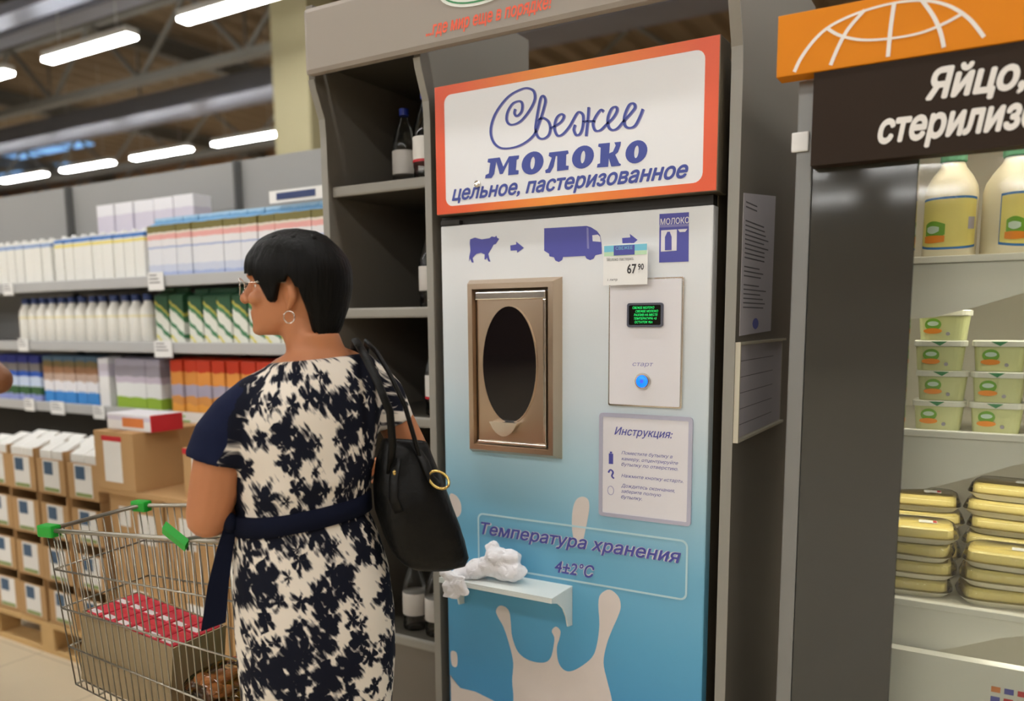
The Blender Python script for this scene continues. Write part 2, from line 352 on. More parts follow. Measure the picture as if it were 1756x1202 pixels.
MILK_OS = [([(-1.019, 1.8489), (-1.0192, 1.8561), (-1.0215, 1.8628), (-1.0258, 1.8687), (-1.0317, 1.8733), (-1.0389, 1.8762), (-1.0469, 1.8774), (-1.0552, 1.8766), (-1.0632, 1.874), (-1.0704, 1.8697), (-1.0762, 1.864), (-1.0802, 1.8572), (-1.0823, 1.8499), (-1.0821, 1.8426), (-1.0798, 1.8357), (-1.0754, 1.8298), (-1.0694, 1.8252), (-1.062, 1.8223), (-1.0539, 1.8213), (-1.0456, 1.8222), (-1.0377, 1.8249), (-1.0306, 1.8293), (-1.0249, 1.835), (-1.021, 1.8417)], [(-1.0438, 1.8493), (-1.0435, 1.8532), (-1.0437, 1.8569), (-1.0444, 1.8601), (-1.0455, 1.8626), (-1.0469, 1.8641), (-1.0485, 1.8647), (-1.0503, 1.8642), (-1.0521, 1.8627), (-1.0538, 1.8603), (-1.0552, 1.8571), (-1.0563, 1.8535), (-1.0571, 1.8495), (-1.0573, 1.8455), (-1.0571, 1.8418), (-1.0565, 1.8386), (-1.0554, 1.8362), (-1.054, 1.8346), (-1.0523, 1.8341), (-1.0505, 1.8346), (-1.0488, 1.8361), (-1.0471, 1.8385), (-1.0456, 1.8417), (-1.0445, 1.8453)]), ([(-0.8794, 1.8486), (-0.8796, 1.8556), (-0.8818, 1.8621), (-0.8858, 1.8678), (-0.8914, 1.8722), (-0.8981, 1.875), (-0.9056, 1.8761), (-0.9133, 1.8754), (-0.9208, 1.8729), (-0.9274, 1.8687), (-0.9328, 1.8632), (-0.9365, 1.8567), (-0.9383, 1.8497), (-0.9381, 1.8426), (-0.9359, 1.8359), (-0.9318, 1.8302), (-0.9261, 1.8258), (-0.9192, 1.823), (-0.9117, 1.822), (-0.9039, 1.8228), (-0.8965, 1.8255), (-0.89, 1.8297), (-0.8847, 1.8352), (-0.8811, 1.8417)], [(-0.9025, 1.849), (-0.9022, 1.8528), (-0.9025, 1.8564), (-0.9031, 1.8595), (-0.9041, 1.8618), (-0.9054, 1.8633), (-0.907, 1.8639), (-0.9086, 1.8634), (-0.9103, 1.862), (-0.9118, 1.8596), (-0.9132, 1.8566), (-0.9142, 1.8531), (-0.9148, 1.8492), (-0.915, 1.8454), (-0.9148, 1.8418), (-0.9142, 1.8387), (-0.9132, 1.8364), (-0.9118, 1.8349), (-0.9103, 1.8343), (-0.9086, 1.8348), (-0.907, 1.8363), (-0.9054, 1.8386), (-0.9041, 1.8417), (-0.9031, 1.8452)]), ([(-0.741, 1.8459), (-0.7413, 1.8527), (-0.7434, 1.859), (-0.7472, 1.8644), (-0.7524, 1.8687), (-0.7587, 1.8714), (-0.7657, 1.8725), (-0.7729, 1.8717), (-0.7798, 1.8693), (-0.7859, 1.8653), (-0.7909, 1.8599), (-0.7943, 1.8537), (-0.7959, 1.8469), (-0.7957, 1.8401), (-0.7935, 1.8337), (-0.7896, 1.8282), (-0.7843, 1.8239), (-0.7779, 1.8212), (-0.7709, 1.8202), (-0.7637, 1.821), (-0.7568, 1.8236), (-0.7508, 1.8277), (-0.7459, 1.833), (-0.7426, 1.8392)], [(-0.7625, 1.8463), (-0.7624, 1.85), (-0.7626, 1.8534), (-0.7632, 1.8564), (-0.7642, 1.8587), (-0.7654, 1.8601), (-0.7669, 1.8606), (-0.7684, 1.8602), (-0.7699, 1.8588), (-0.7714, 1.8566), (-0.7726, 1.8536), (-0.7735, 1.8502), (-0.774, 1.8465), (-0.7742, 1.8428), (-0.774, 1.8394), (-0.7734, 1.8364), (-0.7724, 1.8341), (-0.7711, 1.8326), (-0.7697, 1.8321), (-0.7682, 1.8326), (-0.7666, 1.834), (-0.7652, 1.8363), (-0.764, 1.8392), (-0.7631, 1.8426)])]

# ================================================================ SETTING
mat('floor_mat', srgb(206, 192, 165), 0.3, vary=0.1, scale=1.3)
mat('deck_mat', srgb(150, 132, 108), 0.8, vary=0.15, scale=0.6)
mat('farwall_mat', srgb(168, 132, 98), 0.8, vary=0.1, scale=0.4)
mat('column_mat', srgb(160, 152, 118), 0.7, vary=0.05, scale=2)
mat('steel_truss', srgb(120, 118, 112), 0.6, 0.2, vary=0.1, scale=2)
mat('tray_steel', srgb(140, 145, 160), 0.45, 0.5, vary=0.1, scale=2)
FLOOR = struct('floor', box(-32, 14, -26, 16, -0.05, 0), 'floor_mat')
mat('joint_mat', srgb(160, 150, 130), 0.6)
bm = bm_new()
for k in range(-52, 24): bx(bm, k * 0.6 - 0.002, k * 0.6 + 0.002, -25.9, 15.9, 0.0, 0.0003)
for k in range(-43, 27): bx(bm, -31.9, 13.9, k * 0.6 - 0.002, k * 0.6 + 0.002, 0.0, 0.0003)
obj('tile_joint', bm, 'joint_mat', FLOOR, kind='stuff')
bm = bm_new()       # corrugated roof deck
pts = []
x = -32.0
while x < 14:
    pts += [(x, 6.1), (x + 0.2, 6.1), (x + 0.28, 6.0), (x + 0.42, 6.0)]; x += 0.5
A = [bm.verts.new((a, -26, z)) for a, z in pts]; B = [bm.verts.new((a, 16, z)) for a, z in pts]
for k in range(len(pts) - 1): bm.faces.new((A[k], A[k + 1], B[k + 1], B[k]))
struct('ceiling', bm, 'deck_mat')
struct('wall_back', box(-32, 14, 13.9, 14.2, 0, 6.1), 'farwall_mat')
struct('wall_left', box(-32.3, -32, -26, 14.2, 0, 6.1), 'farwall_mat')
struct('wall_front', box(-32, 14, -26.2, -26, 0, 6.1), 'farwall_mat')
struct('wall_right', box(14, 14.3, -26, 14.2, 0, 6.1), 'farwall_mat')
# skylight strips in the far roof let in blue daylight
mat('window_glow', srgb(120, 170, 230), 0.4, emit=1.2, ecol=srgb(130, 182, 238))
mat('window_frame_mat', srgb(90, 92, 96), 0.5)
for n, (y0, y1, xa, xb) in enumerate(((9.6, 10.05, -26.0, -18.2), (10.7, 11.15, -26.0, -20.0), (12.2, 12.7, -29.0, -23.0))):
    wn = struct('window_%d' % (n + 1), box(xa, xb, y0, y1, 5.955, 5.985), 'window_glow')
    fb = bm_new()
    k = xa
    while k <= xb + 0.01: bx(fb, k - 0.03, k + 0.03, y0 - 0.03, y1 + 0.03, 5.93, 5.9545); k += 1.3
    for y in (y0 - 0.03, y1 - 0.02): bx(fb, xa, xb, y, y + 0.05, 5.925, 5.9295)
    obj('window_frame', fb, 'window_frame_mat', wn)

# column
c = thing('column', 'pale yellow square building column rising behind the shelving', 'column', (-6.72, 5.0, 0))
obj('shaft', box(-0.27, 0.27, -0.2, 0.2, 0.12, 6.0, 0.01), 'column_mat', c)
obj('base', box(-0.3, 0.3, -0.23, 0.23, 0, 0.12, 0.008), 'column_mat', c)

# roof trusses, each with chords and diagonals
def truss(y, zb, h, x0, x1, step, label, m='steel_truss', s=0.06):
    t = thing('roof_truss', label, 'truss', (x0, y, zb), group='steel roof trusses')
    L = x1 - x0
    obj('bottom_chord', box(0, L, -s, s, 0, 0.1), m, t)
    obj('top_chord', box(0, L, -s, s, h - 0.1, h), m, t)
    n = int(L / step)
    dm = None
    for k in range(n):
        a, b = (k * step, (k + 1) * step) if k % 2 == 0 else ((k + 1) * step, k * step)
        if k < 2:
            d = obj('diagonal', tube(bm_new(), [(a, 0, 0.06), (b, 0, h - 0.06)], 0.035, 6), m, t)
            if k == 0: dA = d
            else: dB = d
        else:
            d = (dA if k % 2 == 0 else dB).copy(); COL.objects.link(d); d.parent = t
            d.location = ((k - k % 2) * step, 0, 0)
    return t
truss(5.35, 4.6, 1.0, -26, 4, 1.0, 'grey steel roof truss crossing above the nearer lamp row')
truss(9.4, 4.75, 0.87, -30, -2, 1.1, 'grey steel roof truss passing above the farther lamp row')
truss(12.3, 4.9, 0.72, -30, -4, 1.1, 'grey steel roof truss nearest the brown back wall')
truss(1.2, 4.8, 0.82, -18, 8, 1.0, 'grey steel roof truss directly above the display rack')
for k, (x, ya, yb, lab) in enumerate(((-8.6, 1, 13.8, 'dark cross beam over the lamp row, nearest the column'), (-11.6, 1, 13.8, 'dark cross beam spanning the roof in mid distance'), (-16.75, 1, 13.8, 'dark cross beam spanning the roof far to the left'), (-23.2, 1, 13.8, 'farthest dark cross beam close to the blue windows'))):
    t = thing('cross_beam', lab, 'beam', (x, ya, 5.6305), group='cross beams under the roof deck')
    obj('web', box(-0.02, 0.02, 0, yb - ya, 0.03, 0.25), 'steel_truss', t)
    for z in (0, 0.25): obj('flange', box(-0.1, 0.1, 0, yb - ya, z, z + 0.03), 'steel_truss', t)
for (y, z, lab) in ((3.95, 4.85, 'light blue grey cable tray running just above the near lamp row'), (3.22, 4.62, 'light blue grey cable tray running beside the near lamp row'), (7.0, 4.75, 'broad blue grey air duct running above the far lamp row')):
    wd = 0.12 if y < 5 else 0.3
    t = thing('cable_tray' if y < 5 else 'air_duct', lab, 'cable tray' if y < 5 else 'air duct', (-26, y, z), group='trays under the roof')
    obj('tray_floor', box(0, 30, -wd, wd, 0, 0.02), 'tray_steel', t)
    for s in (-1, 1): obj('tray_side', box(0, 30, s * wd - 0.01, s * wd + 0.01, 0.02, 0.1 if y < 5 else 0.25), 'tray_steel', t)
    if y > 5: obj('duct_top', box(0, 30, -wd, wd, 0.25, 0.27), 'tray_steel', t)
    hb = None
    for k in range(12):
        if hb is None: hb = obj('hanger_rod', tube(bm_new(), [(0, 0, 0.02), (0, 0, 6.0 - z)], 0.02, 6), 'steel_truss', t); hb.location = (1.2, 0, 0)
        else: h2 = hb.copy(); COL.objects.link(h2); h2.parent = t; h2.location = (1.2 + 2.5 * k, 0, 0)

# linear lamps in rows over the whole store
mat('lamp_glow', (1, 1, 1), 0.4, emit=LAMP_STRENGTH, ecol=(1.0, 0.995, 0.975))
mat('lamp_body', srgb(210, 210, 205), 0.5)
lamp0 = thing('linear_lamp', 'x', 'lamp', (0, 0, 0), group='ceiling lamp rows')
obj('housing', box(-0.75, 0.75, -0.07, 0.07, 0.03, 0.1, 0.01), 'lamp_body', lamp0)
obj('diffuser', box(-0.745, 0.745, -0.062, 0.062, 0.0, 0.0295, 0.008), 'lamp_glow', lamp0)
for s in (-0.5, 0.5): obj('suspension_wire', tube(bm_new(), [(s, 0, 0.1), (s, 0, 1.795)], 0.003, 5), 'lamp_body', lamp0)
first = True
def put_lamp(x, y, label):
    global first
    if first: lamp0.location = (x, y, 4.3); lamp0['label'] = label; first = False
    else: dup(lamp0, (x, y, 4.3), 0, label)
near = [-6.15 - 2.26 * k for k in range(3)]
nn = ['glowing linear lamp of the near row, cut by the top edge beside the column', 'glowing linear lamp in the middle of the near row of three', 'glowing linear lamp of the near row, cut by the left picture edge']
for x, l in zip(near, nn): put_lamp(x, 3.6, l)
for k in range(7): put_lamp(-10.35 - 2.1 * k, 7.43, 'glowing linear lamp in the far row above the milk shelves, %s from the column' % ORD[k])
for k in range(4): put_lamp(-13.2 - 2.6 * k, 11.3, 'small distant lamp in the row nearest the back wall, %s from the column' % ORD[k])
for k in range(6): put_lamp(-3.89 + 2.26 * k, 3.6, 'linear ceiling lamp of the row behind the rack, hidden above the picture')
for row in (-0.6, -4.4, -8.2, -12.0, -15.8, -19.6):
    for k in range(8): put_lamp(-10.67 + 2.26 * k, row, 'linear ceiling lamp of the rows over the aisle, above the picture')

# ================================================================ MILK SHELVING
mat('shelf_grey', srgb(150, 150, 150), 0.5, vary=0.04)
mat('panel_grey', srgb(150, 150, 148), 0.6, vary=0.04, scale=3)
mat('rail_grey', srgb(185, 186, 186), 0.4, vary=0.04)
mat('seam_dark', srgb(96, 96, 95), 0.7)
mat('plinth_and_shade_dark', srgb(30, 28, 25), 0.7)
SX0, SX1 = -7.02, -1.86
sh = thing('shelving_unit', 'long grey supermarket shelving with rows of milk cartons', 'shelf', (-4.4, 0.8, 0))
px = -1.71
for k in range(4):
    x1 = -1.73 - 1.32 * k
    obj('back_panel', box(max(x1 - 1.312, SX0), min(x1, SX1), 0.8, 0.83, 0.12, 2.19), 'panel_grey', sh, world=True)
    obj('upright', box(max(x1 - 1.325, SX0), max(x1 - 1.309, SX0 + 0.016), 0.76, 0.799, 0.0, 2.185), 'seam_dark', sh, world=True)
for z in (1.65, 1.37, 1.075):
    s = obj('shelf', box(SX0, SX1, 0.37, 0.8, z - 0.03, z), 'shelf_grey', sh, world=True)
    obj('price_rail', box(SX0, SX1, 0.352, 0.369, z - 0.042, z + 0.004, 0.004), 'rail_grey', s, world=True)
obj('void_shade_sheet', box(SX0, SX1, 0.74, 0.757, 0.2, 1.03), 'plinth_and_shade_dark', sh, world=True)  # dark sheet standing in for the shade below the lowest milk shelf
obj('plinth', box(SX0, SX1, 0.42, 0.8, 0.0, 0.16), 'plinth_and_shade_dark', sh, world=True)
obj('base_shelf', box(SX0, SX1, 0.38, 0.8, 0.16, 0.2), 'shelf_grey', sh, world=True)
obj('end_panel', box(SX1, SX1 + 0.02, 0.38, 0.83, 0.0, 2.19), 'panel_grey', sh, world=True)

# --- products
def gable(w_, d_, h_, top=0.85, ridge=0.9):
    """brick carton with a folded gable top"""
    bm = bm_new(); z1 = h_ * top; zr = h_ * (ridge + 0.02)
    bx(bm, -w_ / 2, w_ / 2, -d_ / 2, d_ / 2, 0, z1)
    A = [bm.verts.new(v) for v in ((-w_ / 2, -d_ / 2, z1), (w_ / 2, -d_ / 2, z1), (w_ / 2, d_ / 2, z1), (-w_ / 2, d_ / 2, z1))]
    r0, r1 = [[bm.verts.new((s * w_ / 2, t, zr)) for s in (-1, 1)] for t in (-0.004, 0.004)]
    bm.faces.new((A[0], A[1], r0[1], r0[0])); bm.faces.new((A[2], A[3], r1[0], r1[1]))
    bm.faces.new((A[1], A[2], r1[1], r0[1])); bm.faces.new((A[3], A[0], r0[0], r1[0])); bm.faces.new((r0[0], r0[1], r1[1], r1[0]))
    bx(bm, -w_ / 2, w_ / 2, -0.004, 0.004, zr, h_)
    return bm
def brick(w_, d_, h_, slant=0.02):
    """slim carton with a sloped top"""
    bm = box(-w_ / 2, w_ / 2, -d_ / 2, d_ / 2, 0, h_, 0.003)
    for v in bm.verts:
        if v.co.z > h_ * 0.9 and v.co.y < 0: v.co.z -= slant
    return bm
W_ = (238, 238, 232)
bands('pA', [(0, W_), (0.74, (235, 220, 120)), (0.80, W_), (0.83, (80, 130, 200)), (0.93, W_)], wob=0.03)
bands('pA2', [(0, W_), (0.8, (150, 175, 215)), (0.88, W_)], wob=0.04)
bands('pB', [(0, (170, 185, 222)), (0.08, (205, 212, 230)), (0.2, (228, 230, 236)), (0.47, (165, 180, 215)), (0.5, (232, 230, 232)), (0.62, (232, 170, 165)), (0.70, (226, 215, 200)), (0.74, (120, 112, 60)), (0.86, (115, 165, 205)), (0.95, (165, 200, 225))], wob=0.05, wscale=3)
bands('pC', [(0, (236, 235, 228)), (0.6, (232, 225, 190)), (0.66, (236, 235, 228))], wob=0.03)
bands('pD', [(0, (228, 228, 215)), (0.1, (215, 205, 90)), (0.16, (228, 230, 220)), (0.33, (70, 130, 90)), (0.42, (228, 230, 220)), (0.62, (70, 125, 85)), (0.72, (190, 180, 80)), (0.78, (45, 85, 60))], wob=0.16, wscale=3, diag=0.25)
bands('pE', [(0, (150, 160, 215)), (0.14, (60, 100, 60)), (0.3, (200, 215, 240)), (0.5, (40, 90, 190)), (0.62, (120, 115, 115)), (0.8, (35, 45, 120))], wob=0.12, wscale=3)
bands('pF', [(0, (60, 140, 215)), (0.24, (232, 232, 238)), (0.45, (190, 165, 150)), (0.62, (150, 110, 80)), (0.75, (110, 95, 60)), (0.86, (70, 95, 115))], wob=0.2, wscale=4)
bands('pG', [(0, (150, 185, 60)), (0.22, (232, 235, 235)), (0.5, (200, 190, 205)), (0.62, (150, 145, 155)), (0.82, (165, 160, 175))], wob=0.08)
bands('pH', [(0, (235, 165, 70)), (0.15, (215, 150, 80)), (0.3, (170, 165, 185)), (0.5, (225, 150, 70)), (0.72, (205, 60, 30))], wob=0.14)
bands('pI', [(0, (235, 235, 235)), (0.6, (215, 210, 225)), (0.85, (235, 235, 240))], wob=0.05)
mat('cap_blue', srgb(45, 62, 110), 0.4); mat('cap_white', srgb(235, 235, 232), 0.4)
mat('pack_white', srgb(240, 240, 235), 0.5, vary=0.03); mat('cap_green', srgb(40, 90, 60), 0.4)
def row(proto, n, x0, pitch, y, z, lab, grp, jit=0.004):
    for k in range(n):
        l = lab % ORD[k]
        p = (x0 + pitch * k, y + random.uniform(-jit, jit), z + 0.0004); rz = random.uniform(-0.05, 0.05)
        if k == 0: proto.location = p; proto.rotation_euler = (0, 0, rz); proto['label'] = l; proto['group'] = grp
        else: dup(proto, p, rz, l, grp)
def single(name, bm, m, cat): return tag(obj(name, bm, m), 'x', cat)
def carton(m, w_, d_, h_, cat='carton', cap=None):
    t = thing('milk_carton', 'x', cat); obj('body', gable(w_, d_, h_), m, t)
    if cap: obj('cap', lathe(bm_new(), [(0.013, 0), (0.014, 0.002), (0.014, 0.014), (0.0, 0.0145)][:3], 12, (0, -d_ * 0.28, h_ * 0.885)), cap, t)
    return t
def slim(m, w_, d_, h_, cap):
    t = thing('milk_carton', 'x', 'carton'); obj('body', brick(w_, d_, h_), m, t)
    obj('cap', lathe(bm_new(), [(0.012, 0), (0.012, 0.012), (0.009, 0.015)], 12, (0, 0.0, h_ - 0.012)), cap, t)
    return t
row(slim('pA2', 0.068, 0.07, 0.212, 'cap_white'), 9, -4.56, 0.075, 0.43, 1.65, 'plain white slim milk carton on the top shelf, %s from the left', 'plain white slim cartons')
row(slim('pA', 0.07, 0.07, 0.215, 'cap_white'), 9, -3.855, 0.0765, 0.43, 1.65, 'white slim milk carton with blue and yellow top band, top shelf, %s from the left', 'blue-banded slim cartons')
row(carton('pB', 0.092, 0.09, 0.25, cap=None), 13, -3.13, 0.0965, 0.43, 1.65, 'gable-top milk carton with meadow picture and pink band, top shelf, %s from the left', 'meadow print cartons')
row(single('tall_box', brick(0.13, 0.1, 0.37, 0.0), 'pI', 'box'), 5, -3.74, 0.145, 0.62, 1.65, 'tall white box standing behind the top shelf cartons, %s from the left', 'tall white boxes')
pb = thing('milk_bottle', 'x', 'bottle')
obj('body', lathe(bm_new(), [(0.034, 0), (0.037, 0.004), (0.037, 0.125), (0.033, 0.15), (0.019, 0.175), (0.017, 0.185)], 16), 'pC', pb, smooth=True)
obj('cap', lathe(bm_new(), [(0.02, 0.1845), (0.0205, 0.187), (0.0205, 0.208), (0.018, 0.212)], 14), 'cap_blue', pb)
row(pb, 13, -4.21, 0.0805, 0.42, 1.37, 'white milk bottle with dark blue cap on the middle shelf, %s from the left', 'blue-capped white bottles')
row(carton('pD', 0.09, 0.08, 0.235), 2, -3.12, 0.105, 0.43, 1.37, 'green and white gable carton standing apart beside the blue-capped bottles, %s from the left', 'green cartons beside bottles')
row(carton('pD', 0.082, 0.085, 0.225), 10, -2.88, 0.0885, 0.42, 1.37, 'green and white kefir carton on the middle shelf, %s from the left', 'green and white cartons')
row(single('blue_pack', brick(0.095, 0.07, 0.235, 0.01), 'pE', 'carton'), 4, -4.42, 0.1, 0.42, 1.075, 'dark blue milk carton on the bottom shelf, %s from the left', 'dark blue cartons')
row(single('mountain_pack', brick(0.085, 0.07, 0.235, 0.01), 'pF', 'carton'), 5, -4.0, 0.0885, 0.42, 1.075, 'carton with blue mountain print on the bottom shelf, %s from the left', 'mountain print cartons')
row(single('white_pack', brick(0.08, 0.07, 0.23, 0.01), 'pI', 'carton'), 1, -3.555, 0.09, 0.42, 1.075, 'plain white carton between the mountain print and green-striped packs, %s of its kind', 'white pack')
row(single('striped_pack', brick(0.105, 0.08, 0.23, 0.01), 'pG', 'carton'), 3, -3.41, 0.112, 0.42, 1.075, 'pale grey pack with green bottom stripe on the bottom shelf, %s from the left', 'green-striped packs')
row(single('orange_pack', brick(0.08, 0.08, 0.235, 0.012), 'pH', 'carton'), 13, -3.03, 0.088, 0.42, 1.075, 'orange juice carton with red top on the bottom shelf, %s from the left', 'orange packs')
# price tags hanging from the rails
mat('tag_paper', srgb(238, 238, 236), 0.6, vary=0.02)
mat('tag_print', srgb(90, 90, 95), 0.6); mat('tag_green', srgb(120, 185, 60), 0.5); mat('tag_yellow', srgb(225, 205, 130), 0.5)
def price_tag(x, z, lab, w_=0.085, h_=0.062, green=False):
    t = thing('price_tag', lab, 'price tag', (x, 0.345, z), group='shelf price tags')
    obj('card', box(-w_ / 2, w_ / 2, -0.002, 0.002, -h_ / 2, h_ / 2), 'tag_paper', t)
    b = bm_new()
    for k in range(3): bx(b, -w_ * 0.4, w_ * (0.1 + 0.1 * k), -0.0028, -0.002, h_ * (0.3 - 0.2 * k), h_ * (0.36 - 0.2 * k))
    obj('print', b, 'tag_green' if green else 'tag_print', t)
price_tag(-4.22, 1.628, 'small white price tag under the top shelf at far left')
price_tag(-3.08, 1.63, 'white price tag under the meadow print cartons', 0.1, 0.075)
price_tag(-4.13, 1.355, 'small white price tag under the blue-capped bottles')
price_tag(-3.06, 1.345, 'white price tag under the green cartons, middle shelf', 0.115, 0.07)
price_tag(-4.12, 1.06, 'white price tag under the dark blue cartons')
price_tag(-3.88, 1.055, 'white price tag under the mountain print cartons', 0.11)
price_tag(-3.55, 1.05, 'white price tag under the plain white carton')
price_tag(-2.97, 1.03, 'white and green promotional card under the orange cartons', 0.3, 0.1, True)
t = thing('shelf_sign', 'narrow white and blue sign lying on the cartons beside the rack', 'sign', (-2.3, 0.4, 1.905))
obj('board', box(-0.14, 0.14, -0.004, 0.004, 0, 0.045), 'tag_paper', t)
obj('print', box(-0.1, 0.1, -0.006, -0.004, 0.01, 0.035), 'cap_blue', t)

# ================================================================ PALLETS WITH CARDBOARD BOXES
mat('cardboard', srgb(186, 148, 100), 0.75, vary=0.08, scale=6)
mat('cardboard_dark', srgb(150, 112, 68), 0.75, vary=0.08, scale=6)
mat('pallet_wood', srgb(200, 165, 110), 0.75, vary=0.15, scale=12)
mat('label_white', srgb(232, 230, 225), 0.6); mat('label_red', srgb(200, 40, 50), 0.5); mat('label_orange', srgb(220, 130, 70), 0.5)
mat('label_green', srgb(130, 150, 80), 0.5); mat('label_blue', srgb(60, 90, 120), 0.5); mat('label_yellow', srgb(235, 205, 60), 0.5)
def pallet(x0, lab):
    t = thing('wooden_pallet', lab, 'pallet', (x0, 0.03, 0), group='wooden pallets')
    for k in range(5): obj('deck_board', box(0, 1.0, k * 0.067, k * 0.067 + 0.057, 0.122, 0.144), 'pallet_wood', t)
    for x in (0, 0.45, 0.9):
        obj('stringer_board', box(x, x + 0.1, 0, 0.325, 0.1, 0.1215), 'pallet_wood', t)
        for y in (0.0, 0.225): obj('block', box(x, x + 0.1, y, y + 0.1, 0.022, 0.0995), 'pallet_wood', t)
    for y in (0.0, 0.225): obj('bottom_board', box(0, 1.0, y, y + 0.1, 0, 0.0215), 'pallet_wood', t)
pallet(-4.06, 'pale wooden pallet under the boxed milk at the left edge')
pallet(-3.03, 'pale wooden pallet under the boxes behind the shopping cart')
def tray_box(w_, d_, h_, front=0.8, m='cardboard'):
    """open-topped display case: base, three walls, cut-down front with a printed label"""
    t = thing('cardboard_case', 'x', 'box')
    e = 0.004
    b = bm_new()
    bx(b, -w_ / 2, w_ / 2, 0, d_, 0, e)
    bx(b, -w_ / 2, -w_ / 2 + e, 0, d_, e, h_); bx(b, w_ / 2 - e, w_ / 2, 0, d_, e, h_)
    bx(b, -w_ / 2 + e, w_ / 2 - e, d_ - e, d_, e, h_); bx(b, -w_ / 2 + e, w_ / 2 - e, 0, e, e, h_ * front)
    obj('carton_wall', b, m, t)
    return t
c0 = tray_box(0.205, 0.3, 0.19)
lb = obj('label_print', box(-0.055, 0.065, -0.0012, 0, 0.012, 0.148), 'label_white', c0)
obj('picture', box(-0.045, 0.02, -0.0018, -0.0013, 0.085, 0.14), 'label_blue', lb)
obj('picture', box(-0.05, 0.06, -0.0018, -0.0013, 0.014, 0.028), 'label_green', lb)
pk0 = tag(obj('milk_pack', brick(0.086, 0.075, 0.20, 0.03), 'pack_white'), 'x', 'carton', 'white packs in the cardboard cases')
firstc = firstp = True
lev = ['top', 'second', 'third', 'bottom']
colname = ['leftmost', 'second', 'third', 'rightmost']
for i, z in enumerate((0.735, 0.54, 0.345, 0.15)):
    for j, x in enumerate((-3.88, -3.655, -3.43, -3.205)):
        lab = 'open cardboard milk case, %s column, %s level of the pallet stack' % (colname[j], lev[i])
        loc = (x + random.uniform(-0.006, 0.006), 0.03 + random.uniform(0, 0.012), z)
        if firstc: c0.location = loc; c0['label'] = lab; c0['group'] = 'open milk cases'; o = c0; firstc = False
        else: o = dup(c0, loc, random.uniform(-0.02, 0.02), lab, 'open milk cases')
        for q in ((-0.048, 0.048) if i == 0 else ()):
            for r in range(3 if i == 0 else 1):
                pl = (loc[0] + q, loc[1] + 0.048 + 0.085 * r, loc[2] + 0.005 + (0.012 if i == 0 else 0))
                l = 'white milk pack, %s row and %s side, in the %s top case' % (ORD[r], 'left' if q < 0 else 'right', colname[j])
                if firstp: pk0.location = pl; pk0['label'] = l; firstp = False
                else: dup(pk0, pl, random.uniform(-0.06, 0.06), l)
def closed_box(x0, x1, y0, y1, z0, z1, lab, labels=(), m='cardboard', top=None):
    t = thing('cardboard_box', lab, 'box', ((x0 + x1) / 2, y0, z0))
    obj('carton_body', box(x0, x1, y0, y1, z0, z1, 0.003), m, t, world=True)
    obj('tape', box((x0 + x1) / 2 - 0.02, (x0 + x1) / 2 + 0.02, y0, y1, z1, z1 + 0.0008), 'cardboard_dark', t, world=True)
    for (a, b, c, d, mm) in labels:
        obj('label_print', box(x0 + a, x0 + b, y0 - 0.0012, y0, z0 + c, z0 + d), mm, t, world=True)
    return t
lbl = ((0.06, 0.17, 0.03, 0.19, 'label_white'), (0.05, 0.175, 0.1915, 0.21, 'label_red'), (0.075, 0.105, 0.1905, 0.1912, 'label_yellow'))
z = 0.15
closed_box(-3.05, -2.72, 0.05, 0.34, 0.15, 0.47, 'large plain cardboard box on the pallet behind the cart nose, bottom layer', ((0.1, 0.2, 0.1, 0.24, 'label_white'),))
closed_box(-2.71, -2.38, 0.05, 0.34, 0.15, 0.47, 'large plain cardboard box in the middle of the bottom layer behind the cart', ((0.1, 0.2, 0.1, 0.24, 'label_white'),))
closed_box(-2.37, -2.05, 0.05, 0.34, 0.15, 0.47, 'large plain cardboard box ending the bottom layer beside the rack', ())
closed_box(-3.05, -2.72, 0.045, 0.34, 0.472, 0.79, 'large cardboard box with white sticker, upper layer behind the cart nose', ((0.18, 0.28, 0.12, 0.24, 'label_white'), (0.06, 0.13, 0.18, 0.26, 'label_white')))
closed_box(-2.71, -2.38, 0.05, 0.34, 0.472, 0.79, 'large cardboard box with red and white sticker, upper layer behind the cart', ((0.08, 0.17, 0.13, 0.25, 'label_white'), (0.08, 0.13, 0.1305, 0.16, 'label_red')))
closed_box(-2.37, -2.05, 0.05, 0.34, 0.472, 0.79, 'large cardboard box ending the upper layer beside the rack', ((0.05, 0.15, 0.16, 0.26, 'label_white'),))
tag(obj('cardboard_sheet', box(-3.06, -2.03, 0.0, 0.34, 0.792, 0.812), 'cardboard'), 'flat cardboard sheet lying across the boxes behind the cart', 'cardboard')
b1 = closed_box(-3.045, -2.80, -0.005, 0.33, 0.8125, 1.04, 'cardboard box with red and yellow label standing on the cardboard sheet', lbl)
b2 = closed_box(-2.56, -2.31, 0.03, 0.33, 0.8125, 1.0, 'smaller cardboard box with red label under the promotional card, near the woman', ((0.05, 0.165, 0.02, 0.16, 'label_white'), (0.0, 0.24, 0.165, 0.186, 'label_red'), (0.06, 0.11, 0.0, 0.02, 'label_red')))
t = thing('flat_pack', 'white and red printed pack lying on the labelled cardboard box', 'package', (-2.87, 0.1, 1.0415))
obj('body', box(-0.15, 0.12, -0.06, 0.08, 0, 0.065, 0.004), 'pI', t); obj('stripe', box(0.1205, 0.1255, -0.06, 0.08, 0.0, 0.065), 'label_red', t)
obj('print', box(-0.05, 0.08, -0.0615, -0.0605, 0.015, 0.05), 'label_orange', t)

